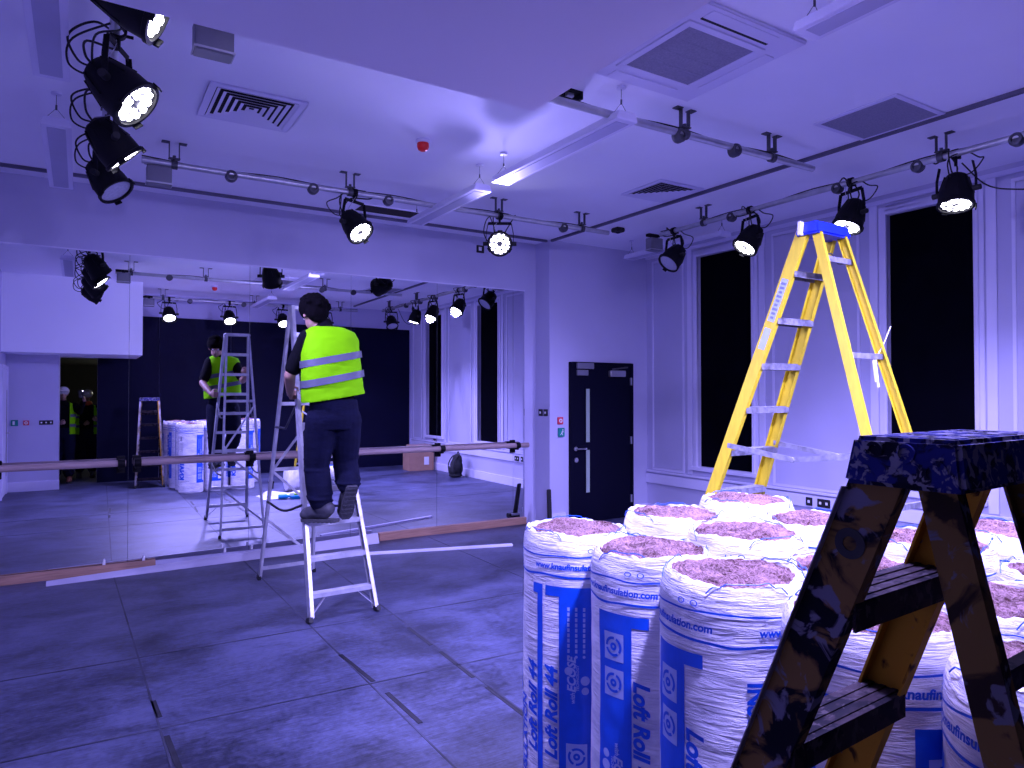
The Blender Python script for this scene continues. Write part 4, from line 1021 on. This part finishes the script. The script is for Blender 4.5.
# label stickers on the near rail, white cable ties on the rear rung, blue and white tag on the cap
for z0, z1, m_ in ((2.06, 2.30, 'printlight'), (1.90, 2.02, 'printlight')):
    a, b = fp(-1, z0), fp(-1, z1); o_ = -X*.0035
    MB().beam(a+o_, b+o_, .045, .001, Y).build('rail_label', M[m_], t)
m = MB()
for k in range(9):
    z0 = 2.075+k*.024; a, b = fp(-1, z0)-X*.0045, fp(-1, z0+.013)-X*.0045; m.beam(a, b, .022+.006*(k % 3), .0008, Y)
m.build('rail_label_print', M['printgrey'], t)
m = MB(); p_ = W(-.139-.01, .045, 2.606); m.beam(W(-.172, .03, 2.532), W(-.168, .03, 2.609), .022, .030, Y); m.build('cap_tag', M['signwhite'], t, bevel=.002)
m = MB(); q = rp(1, 1.84); m.tube([q-X*.08, q-X*.06-V((0, 0, .10)), q-X*.045-V((0, 0, .17))], .008, 6, 5); m.tube([q-X*.06, q+V((0, 0, .06)), q+X*.03-Y*.03+V((0, 0, .17))], .0035, 6, 5); m.tube([q-X*.10, q-X*.085-V((0, 0, .07)), q-X*.07-V((0, 0, .14))], .006, 6, 5); m.build('cable_tie', M['signwhite'], t, smooth=True)
m = MB(); q0, q1 = rp(-1, 2.39), rp(1, 2.39); m.tube([q0, q0*.7+q1*.3+V((0, 0, .03)), q0*.45+q1*.55-V((0, 0, .02)), q1+V((0, 0, .01))], .004, 6, 6); m.build('tie_wire', M['steeldark'], t)

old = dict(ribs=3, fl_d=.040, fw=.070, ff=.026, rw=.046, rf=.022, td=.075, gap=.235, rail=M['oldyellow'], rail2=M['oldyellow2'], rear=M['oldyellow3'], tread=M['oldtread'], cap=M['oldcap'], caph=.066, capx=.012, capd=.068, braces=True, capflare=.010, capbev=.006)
t, W, fp, rp, X, Y = ladder('splashed_stepladder', 'paint splashed stepladder with blue cap in the near foreground', 1.088, .523, .06, 1.572, .150, .046, .017, .375, .245, 6, .160, old, (.30, 1.27))
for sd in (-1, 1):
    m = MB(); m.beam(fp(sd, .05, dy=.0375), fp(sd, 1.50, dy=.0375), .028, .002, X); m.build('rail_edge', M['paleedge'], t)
m = MB()
for (y, z, r_) in ((.035, 1.555, .011), (-.005, 1.552, .013), (.05, 1.525, .010), (.012, 1.522, .011), (-.042, 1.53, .016)):   # moulded rings on the cap's end
    p_ = W(-.150-.012-.004, y, z); m.lathe([(r_*.62, 0), (r_*.62, .004), (r_, .004), (r_, 0)], p_, -X, 20)
m.build('cap_boss', M['oldcap'], t)
m = MB()
for k in range(4): x = -.12+k*.08; m.box(0, 0, 0, .001, .001, .001) if False else m.beam(W(x, -.055, 1.5722), W(x, .055, 1.5722), .04, .0012, X)
m.build('cap_tread_pad', M['oldcap'], t, bevel=.002)
m = MB(); p_ = fp(-1, 1.42)-X*.003; m.lathe([(.010, 0), (.022, 0), (.022, .001), (.010, .001), (.010, 0)], p_, -X, 24); m.build('rail_badge', M['blackplastic'], t)
for sd in (-1, 1):
    a, b = fp(sd, .80), rp(sd, .80); m = MB(); m.beam(a, (a+b)/2-V((0, 0, .03)), .022, .005, V((0, 0, 1))); m.beam((a+b)/2-V((0, 0, .03)), b, .022, .005, V((0, 0, 1))); m.build('spreader', M['aluworn'], t)

# ------------------------------------------------------------------ people
def tap(mb, pts, n=18):
    """tapered limb through (point, radius) joints with round ends"""
    for i, (p, r) in enumerate(pts):
        mb.ell(p, r, r, r, n=14, m=9)
        if i: mb.cyl(pts[i-1][0], p, pts[i-1][1], r, n=n)
def hand(mb, wrist, d, nrm, lat, curl=(55, 65, 40), s=1.0):
    """d towards the fingers, nrm out of the palm (fingers curl to it), lat towards the thumb"""
    d, nrm = V(d).normalized(), V(nrm).normalized(); nrm = (nrm-d*nrm.dot(d)).normalized(); lat = d.cross(nrm)*(1 if d.cross(nrm).dot(V(lat)) > 0 else -1)
    w_ = V(wrist); pc = w_ + d*.048*s
    mb.ell(pc, .042*s, .016*s, .050*s, (lat, nrm, d), 14, 9)
    tap(mb, [(w_-d*.01, .026*s), (w_+d*.03*s, .024*s)])
    for k, ln in enumerate((.072, .082, .076, .060)):
        b = w_ + d*.088*s + lat*(.030-.020*k)*s; dv = d.copy(); pts = [(b-d*.02*s, .0095*s)]; p_ = b; a = 0
        for j, f_ in enumerate((.45, .32, .23)):
            a += math.radians(curl[j]); dd = d*math.cos(a) + nrm*math.sin(a)
            pts.append((p_, (.0095-.0007*j)*s)); p_ = p_ + dd*ln*f_*s*1.15
        pts.append((p_, .0072*s)); tap(mb, pts, 10)
    b = w_ + d*.022*s + lat*.030*s; q1 = b + (lat*.7+d*.6+nrm*.35).normalized()*.036*s; q2 = q1 + (d*.7+nrm*.7+lat*.1).normalized()*.030*s; q3 = q2 + (nrm*.8+d*.4-lat*.3).normalized()*.024*s
    tap(mb, [(b, .014*s), (q1, .012*s), (q2, .0105*s), (q3, .0085*s)], 10)
def head(mb, c, fwd, up, s=1.0):
    """skull, jaw, nose, ears"""
    f_, u = V(fwd).normalized(), V(up).normalized(); u = (u-f_*u.dot(f_)).normalized(); r = f_.cross(u); c = V(c)
    mb.ell(c+u*.02*s-f_*.008*s, .076*s, .097*s, .098*s, (r, f_, u), 24, 16)
    mb.ell(c-u*.050*s+f_*.030*s, .056*s, .062*s, .062*s, (r, f_, u), 18, 12)
    mb.ell(c-u*.088*s+f_*.062*s, .026*s, .024*s, .020*s, (r, f_, u), 12, 8)
    tap(mb, [(c+u*.012*s+f_*.088*s, .009*s), (c-u*.022*s+f_*.106*s, .0135*s)], 10)
    mb.ell(c-u*.024*s+f_*.098*s, .018*s, .010*s, .009*s, (r, f_, u), 12, 8)
    mb.ell(c+u*.026*s+f_*.083*s, .050*s, .012*s, .009*s, (r, f_, u), 14, 8)
    mb.ell(c-u*.058*s+f_*.088*s, .024*s, .010*s, .006*s, (r, f_, u), 12, 8); mb.ell(c-u*.070*s+f_*.086*s, .021*s, .010*s, .007*s, (r, f_, u), 12, 8)
    for q in (-1, 1): mb.ell(c+r*q*.078*s-u*.010*s-f_*.004*s, .009*s, .019*s, .032*s, (r, f_, u), 12, 8)
    return r, f_, u
def person(name, label, J, base, opt):
    """J: joints in world space"""
    t = thing(name, label, 'person', base); vx = opt.get('voxel', .007)
    b = MB()
    X, Y = V(opt['right']), V(opt['front'])
    rings = opt['torso']                      # (centre, rx, ry)
    b.loft([(c, rx*.90, ry*.90, X, Y) for c, rx, ry in rings])
    tap(b, [(J['neck'], .056), (V(J['neck'])*.45+V(J['head'])*.55-V((0, 0, .02)), .050)])
    hr, hf, hu = head(b, J['head'], opt['face'], opt['face_up'])
    for s_ in 'LR':
        tap(b, [(J['sh'+s_], .052), (J['el'+s_], .042), (V(J['el'+s_])*.6+V(J['wr'+s_])*.4, .040), (J['wr'+s_], .026)])
        h_ = opt['hand'+s_]; hand(b, J['wr'+s_], *h_)
        tap(b, [(J['hip'+s_], .085), (J['kn'+s_], .055), (V(J['kn'+s_])*.65+V(J['an'+s_])*.35, .055), (J['an'+s_], .036)])
        tap(b, [(J['an'+s_], .036), (J['toe'+s_], .030)])
    remeshed(b, vx, 3).build('body', M['skin'], t, smooth=True)
    # face details
    ey = MB()
    for q in (-1, 1): ey.ell(V(J['head'])+hr*q*.031+hf*.082+hu*.008, .012, .007, .007, (hr, hf, hu), 10, 8)
    ey.build('eyes', M['signwhite'], t, smooth=True)
    pu = MB()
    for q in (-1, 1): pu.ell(V(J['head'])+hr*q*.031+hf*.0885+hu*.008, .005, .002, .005, (hr, hf, hu), 8, 6)
    pu.build('pupils', M['hair'], t, smooth=True)
    # t-shirt or jacket
    b = MB(); b.loft([(c, rx*.97, ry*.98, X, Y) for c, rx, ry in rings]); tap(b, [(V(J['neck'])-V((0, 0, .05)), .075), (V(J['neck'])-V((0, 0, .005)), .062)])
    for s_ in 'LR':
        e = V(J['el'+s_]); s0 = V(J['sh'+s_]); k = opt.get('sleeve', .80)
        tap(b, [(s0, .068), (s0+(e-s0)*k, .060)])
        if opt.get('long'): tap(b, [(e, .055), (V(J['wr'+s_])*.85+e*.15, .042)])
    remeshed(b, vx*1.3, 3).build('shirt', opt.get('shirtmat', M['tshirt']), t, smooth=True)
    # trousers
    b = MB(); hc = (V(J['hipL'])+V(J['hipR']))/2
    b.loft([(hc+V((0, 0, .12)), .170, .118, X, Y), (hc+V((0, 0, .04)), .182, .130, X, Y), (hc-V((0, 0, .03)), .185, .132, X, Y), (hc-V((0, 0, .10)), .165, .115, X, Y)])
    for s_ in 'LR':
        h_, k, a = V(J['hip'+s_]), V(J['kn'+s_]), V(J['an'+s_])
        tap(b, [(h_-V((0, 0, .03)), .115), (h_*.45+k*.55, .108), (k, .093), (k*.5+a*.5, .094), (a*.74+k*.26, .088), (a*.82+k*.18, .080)])
        for q in range(5):                               # bunched folds above the boot and behind the knee
            f2 = .58+.06*q; p_ = k*(1-f2)+a*f2; b.ell(p_+Y*(.008*(-1)**q)+X*(.007*(-1)**(q//2)), .093, .090, .018, n=16, m=8)
        b.ell(k-Y*.01-V((0, 0, .03)), .099, .094, .022); b.ell(k-Y*.012+V((0, 0, .05)), .102, .096, .022)
    remeshed(b, vx*1.2, 2).build('trousers', opt.get('trmat', M['trousers']), t, smooth=True)
    # boots
    for s_ in 'LR':
        a, q = V(J['an'+s_]), V(J['toe'+s_]); dv = (q-a); up = V(opt.get('bootup'+s_, (0, 0, 1))); up = (up-dv.normalized()*up.dot(dv.normalized())).normalized()
        f_ = V(opt['bootdir'+s_]).normalized(); lt = f_.cross(up).normalized(); up = lt.cross(f_).normalized(); sole = q - up*.030
        B_ = opt.get('boots', 1.0); heel = q - f_*.195*B_
        b = MB(); tap(b, [(V(J['kn'+s_])*.20+a*.80, .056), (a+up*.02, .056*B_), (heel+up*.045+f_*.03, .052*B_)]); tap(b, [(heel+f_*.05+up*.02, .046*B_), (q-f_*.06+up*.018, .046*B_), (q+f_*.005+up*.004, .042*B_)])
        b.ell(q+f_*.0, .050*B_, .052*B_, .038*B_, (lt, f_, up))
        remeshed(b, vx*1.1, 3).build('boot', opt.get('bootmat', M['boot']), t, smooth=True)
        b = MB()
        prof = [(-.045, .030, .036), (-.03, .038, .044), (.05, .040, .040), (.12, .046, .046), (.17, .049, .050), (.215, .040, .044), (.238, .018, .03)]
        ring = [heel+f_*u_*B_-lt*w0*B_ for u_, w0, w1 in prof] + [heel+f_*u_*B_+lt*w1*B_ for u_, w0, w1 in reversed(prof)]
        i0 = len(b.v); n_ = len(ring)
        for dz in (-.052, -.030): b.v += [p_+up*dz for p_ in ring]
        b.f.append(tuple(range(n_))); b.f.append(tuple(range(n_, 2*n_)))
        for k in range(n_): b.f.append((k, (k+1) % n_, n_+(k+1) % n_, n_+k))
        for k in range(7): b.beam(heel+f_*(-.03+k*.036)*B_-lt*.038*B_-up*.054, heel+f_*(-.03+k*.036)*B_+lt*.038*B_-up*.054, .016, .006, f_)
        b.build('boot_sole', M['sole'], t)
    # hi-vis vest with two bands
    if opt.get('vest'):
        vr = opt['vest']; b = MB(); b.loft([(c, rx, ry, X, Y) for c, rx, ry in vr])
        vm = remeshed(b, .009, 4)
        for k in range(len(vm.v)):
            p_ = vm.v[k]; c0 = V(vr[0][0]); top = vr[-1][0][2]; f_ = max(0, min(1, (top-.12-p_.z)/.25))
            nn = noise.noise(V((p_.x*6, p_.y*6, p_.z*5)))*.010 + noise.noise(V((p_.x*14, p_.y*14, p_.z*22)))*.005
            out = V((p_.x-c0.x, p_.y-c0.y, 0)); out = out.normalized() if out.length > 1e-4 else out
            vm.v[k] = p_ + out*nn + V((0, 0, opt.get('hem', 0)*f_*(p_-c0).dot(X)))
        if opt.get('open'):
            cx_ = V(J['neck']).x; cy_ = V(J['neck']).y
            vm.f = [f_ for f_ in vm.f if not (abs(sum(vm.v[k].x for k in f_)/len(f_)-cx_) < opt['open'] and vm.v[f_[0]].y > cy_)]
        vm.build('hi_vis_vest', M['hivis'], t, smooth=True)
        def ringat(z):
            for (c0, a0, b0), (c1, a1, b1) in zip(vr, vr[1:]):
                if c0[2] <= z <= c1[2]:
                    k = (z-c0[2])/(c1[2]-c0[2]); return (V(c0)*(1-k)+V(c1)*k, (a0*(1-k)+a1*k)*1.012+.007, (b0*(1-k)+b1*k)*1.012+.008)
        for zb in opt['bands']:
            i_ = MB(); rr = [ringat(zb-.026), ringat(zb), ringat(zb+.026)]
            i_.loft([(c, a_, b_, X, Y) for c, a_, b_ in rr], 48, cap=False)
            tl = opt.get('tilt', .0)
            if opt.get('open'): i_.f = [f_ for f_ in i_.f if not (abs(sum(i_.v[k].x for k in f_)/len(f_)-V(J['neck']).x) < opt['open'] and i_.v[f_[0]].y > V(J['neck']).y)]
            for k in range(len(i_.v)): p_ = i_.v[k]; i_.v[k] = p_ + V((0, 0, 1))*tl*(p_-V(rr[1][0])).dot(X)
            i_.build('reflective_band', M['reflective'], t, smooth=True)
    # hair or helmet
    c = V(J['head'])
    if opt.get('hat'):
        b = MB(); b.ell(c+hu*.045-hf*.005, .104, .128, .085, (hr, hf, hu), 24, 14); b.ell(c+hu*.040+hf*.03, .105, .135, .014, (hr, hf, hu), 24, 8)
        remeshed(b, .008, 2).build('hard_hat', opt['hat'], t, smooth=True)
    else:
        b = MB(); b.ell(c+hu*.045-hf*.026, .108, .120, .104, (hr, hf, hu), 24, 14); b.ell(c-hu*.015-hf*.056, .092, .066, .085, (hr, hf, hu), 20, 12)
        b.ell(c-hu*.070-hf*.060, .050, .034, .040, (hr, hf, hu)); b.ell(c+hu*.085+hf*.035, .066, .060, .045, (hr, hf, hu))
        rnd = random.Random(4)
        for k in range(60):
            g = rnd.uniform(0, 2*PI); ph = rnd.uniform(0, 1.9)
            dv = hr*math.cos(g)*math.sin(ph) + hf*(math.sin(g)*math.sin(ph)) + hu*math.cos(ph)
            if dv.dot(hf) > .45 and dv.dot(hu) < .5: continue
            b.ell(c+hu*.030-hf*.022+V((dv.dot(hr)*0, 0, 0))+(hr*dv.dot(hr)*.106+hf*dv.dot(hf)*.118+hu*dv.dot(hu)*.112), .024, .024, .016, n=8, m=6)
        remeshed(b, .008, 1).build('hair', M['hair'], t, smooth=True)
    return t, hr, hf, hu

cxp = 1.60
torso = [((cxp, 5.07, 1.52), .165, .115), ((cxp, 5.075, 1.64), .160, .112), ((cxp-.005, 5.10, 1.78), .178, .118), ((cxp-.008, 5.125, 1.92), .192, .122), ((cxp-.012, 5.135, 2.02), .188, .108), ((cxp-.015, 5.14, 2.075), .150, .082), ((cxp-.045, 5.145, 2.115), .075, .062)]
vest = [((cxp+.005, 5.065, 1.575), .236, .165), ((cxp, 5.07, 1.66), .232, .158), ((cxp-.003, 5.09, 1.80), .226, .152), ((cxp-.006, 5.115, 1.93), .220, .146), ((cxp-.002, 5.13, 2.02), .212, .130), ((cxp-.008, 5.138, 2.070), .192, .105), ((cxp-.02, 5.143, 2.105), .120, .074)]
J = dict(neck=(1.56, 5.155, 2.13), head=(1.50, 5.215, 2.265),
         shL=(1.435, 5.15, 2.025), elL=(1.335, 5.26, 1.80), wrL=(1.40, 5.50, 1.66),
         shR=(1.735, 5.14, 2.015), elR=(1.80, 5.36, 1.84), wrR=(1.81, 5.56, 1.93),
         hipL=(1.515, 5.07, 1.50), knL=(1.505, 5.15, 1.13), anL=(1.530, 5.11, .815), toeL=(1.46, 5.23, .765),
         hipR=(1.70, 5.07, 1.50), knR=(1.730, 5.17, 1.14), anR=(1.715, 5.04, .955), toeR=(1.715, 5.15, .785))
DZ = -.028
for k_ in list(J): J[k_] = (J[k_][0]-.012, J[k_][1], J[k_][2]+DZ)
torso = [((c_[0]-.012, c_[1], c_[2]+DZ), a_, b_) for c_, a_, b_ in torso]; vest = [((c_[0]-.012, c_[1], c_[2]+DZ), a_, b_) for c_, a_, b_ in vest]
torso = [((c_[0], c_[1], c_[2]+.05*min(1, i_/3)), a_, b_) for i_, (c_, a_, b_) in enumerate(torso)]; vest = [((c_[0], c_[1], c_[2]+.055), a_*.97, b_*.97) for c_, a_, b_ in vest]
for k_ in ('neck', 'shL', 'shR'): J[k_] = (J[k_][0], J[k_][1], J[k_][2]+.045)
J['head'] = (J['head'][0]-.005, J['head'][1], J['head'][2]-.008)
person('person', 'worker in yellow green vest climbing the aluminium ladder, back turned', J, (1.62, 5.2, .68),
       dict(right=(1, 0, 0), front=(0, 1, 0), torso=torso, vest=vest, bands=(1.745, 1.89), tilt=.20, hem=.16, boots=1.10, face=(-.18, .85, -.48), face_up=(-.05, .35, .9),
            handL=((.25, .9, -.05), (1, -.25, 0), (0, .1, 1)), handR=((-.15, .9, .1), (-1, -.2, 0), (0, .1, 1)),
            bootdirL=(-.55, .80, -.05), bootdirR=(0, .54, -.84), bootupL=(0, 0, 1), bootupR=(0, .84, .54), voxel=.0065))

# photographer standing at the entrance behind the camera, seen in the mirror
bx, by = -.26, -.44
tor = [((bx, by, .92), .165, .12), ((bx, by, 1.10), .165, .12), ((bx, by, 1.28), .19, .13), ((bx, by, 1.40), .19, .11), ((bx, by, 1.46), .14, .08), ((bx, by, 1.50), .07, .06)]
vs = [((bx, by, .90), .20, .155), ((bx, by, 1.10), .20, .15), ((bx, by, 1.28), .205, .15), ((bx, by, 1.40), .185, .125), ((bx, by, 1.46), .15, .10), ((bx, by, 1.495), .08, .07)]
J = dict(neck=(bx, by+.01, 1.51), head=(bx, by+.03, 1.645), shL=(bx-.19, by, 1.41), elL=(bx-.21, by-.03, 1.16), wrL=(bx-.02, by+.18, 1.10), shR=(bx+.19, by, 1.41), elR=(bx+.26, by+.13, 1.30), wrR=(.075, -.095, 1.53),
         hipL=(bx-.09, by, .90), knL=(bx-.10, by+.01, .49), anL=(bx-.11, by-.04, .10), toeL=(bx-.12, by+.11, .055), hipR=(bx+.09, by, .90), knR=(bx+.10, by+.02, .49), anR=(bx+.10, by-.01, .10), toeR=(bx+.11, by+.14, .055))
person('person', 'photographer in white hard hat and hi-vis vest reflected at the entrance', J, (bx, by, 0),
       dict(right=(1, 0, 0), front=(0, 1, 0), torso=tor, vest=vs, bands=(1.06, 1.24), open=.11, face=(.05, 1, 0), face_up=(0, 0, 1), hat=M['hat_white'], long=True,
            handL=((0, 1, .2), (1, 0, 0), (0, 0, 1)), handR=((-.25, .35, .9), (-.9, .2, 0), (0, 0, 1)), bootdirL=(0, 1, 0), bootdirR=(0, 1, 0), bootmat=M['tanboot'], voxel=.010))
t = thing('phone', 'phone held up by the photographer, reflected in the mirror', 'phone', (0, 0, 1.56))
MB().box(-.012, -.032, 1.562, .062, -.024, 1.705).build('body', M['blackplastic'], t, bevel=.003)
MB().box(-.010, -.0245, 1.605, .030, -.021, 1.655).build('camera_bump', M['void'], t, bevel=.002)
MB().cyl((.045, -.0239, 1.69), (.045, -.0225, 1.69), .006, n=14).build('flash', M['led'], t)
bx, by = .12, -1.25
def sh(L, dx, dy, dz=0): return [((c[0]+dx, c[1]+dy, c[2]+dz),)+tuple(r) for c, *r in L]
tor2 = sh(tor, bx+.26, by+.44, -.05); vs2 = sh(vs, bx+.26, by+.44, -.05)
J2 = {k: (v[0]+bx+.26, v[1]+by+.44, v[2]-.05 if v[2] > .6 else v[2]) for k, v in J.items()}
J2['wrR'] = (bx+.16, by+.30, 1.13); J2['elR'] = (bx+.25, by+.08, 1.12); 
person('person', 'bystander in hard hat and orange scarf behind the photographer', J2, (bx, by, 0),
       dict(right=(1, 0, 0), front=(0, 1, 0), torso=tor2, vest=vs2, bands=(1.01, 1.19), open=.12, face=(-.3, 1, -.1), face_up=(0, 0, 1), hat=M['hat_white'], long=True, shirtmat=M['tshirt'],
            handL=((0, 1, .2), (1, 0, 0), (0, 0, 1)), handR=((0, 1, .2), (-1, 0, 0), (0, 0, 1)), bootdirL=(0, 1, 0), bootdirR=(0, 1, 0), voxel=.012))
sc = MB(); sc.lathe([(.075, -.035), (.10, 0), (.085, .04), (.06, .05)], (bx, by+.01, 1.45), n=24); tag(sc.build('scarf', M['orange'], smooth=True), 'orange scarf round the bystander neck', 'scarf')
t = thing('fire_extinguisher', 'dark red fire extinguisher standing in the corridor', 'fire extinguisher', (.28, -3.6, 0))
MB().lathe([(0, 0), (.08, 0), (.085, .02), (.085, .42), (.06, .48), (.025, .50), (.025, .54)], (.28, -3.6, 0), n=24).build('cylinder', M['extinguisher'], t, smooth=True)
MB().box(.24, -3.63, .54, .34, -3.57, .57).build('handle', M['blackplastic'], t, bevel=.004)
# unseen lamp added to light the corridor dimly
cl = thing('unseen_corridor_lamp', 'unseen lamp added to light the corridor beyond the entrance', 'lamp', (1.12, -2.4, 2.1))
MB().lathe([(0, 0), (.11, 0), (.11, .03), (.08, .05), (0, .055)], (1.199, -2.4, 1.9), (-1, 0, 0), 28).build('housing', M['signwhite'], cl, smooth=True)
ld = bpy.data.lights.new('corridor_glow', 'POINT'); ld.energy = 5; ld.color = (1, .95, .7); ld.shadow_soft_size = .08
lo = bpy.data.objects.new('corridor_glow', ld); COL.objects.link(lo); lo.parent = cl; lo.location = (-.05, 0, -.2)

# ------------------------------------------------------------------ world and view
wd = bpy.data.worlds.new('world'); scene.world = wd; wd.use_nodes = True
wd.node_tree.nodes['Background'].inputs[0].default_value = (.0, .0, .0, 1)
scene.view_settings.view_transform = 'Standard'; scene.view_settings.look = 'None'
scene.view_settings.exposure = 1.36; scene.view_settings.gamma = 1.0; scene.view_settings.use_curve_mapping = False
scene.cycles.max_bounces = 10; scene.cycles.diffuse_bounces = 6; scene.cycles.glossy_bounces = 5
scene.cycles.sample_clamp_indirect = 4; scene.cycles.use_denoising = True
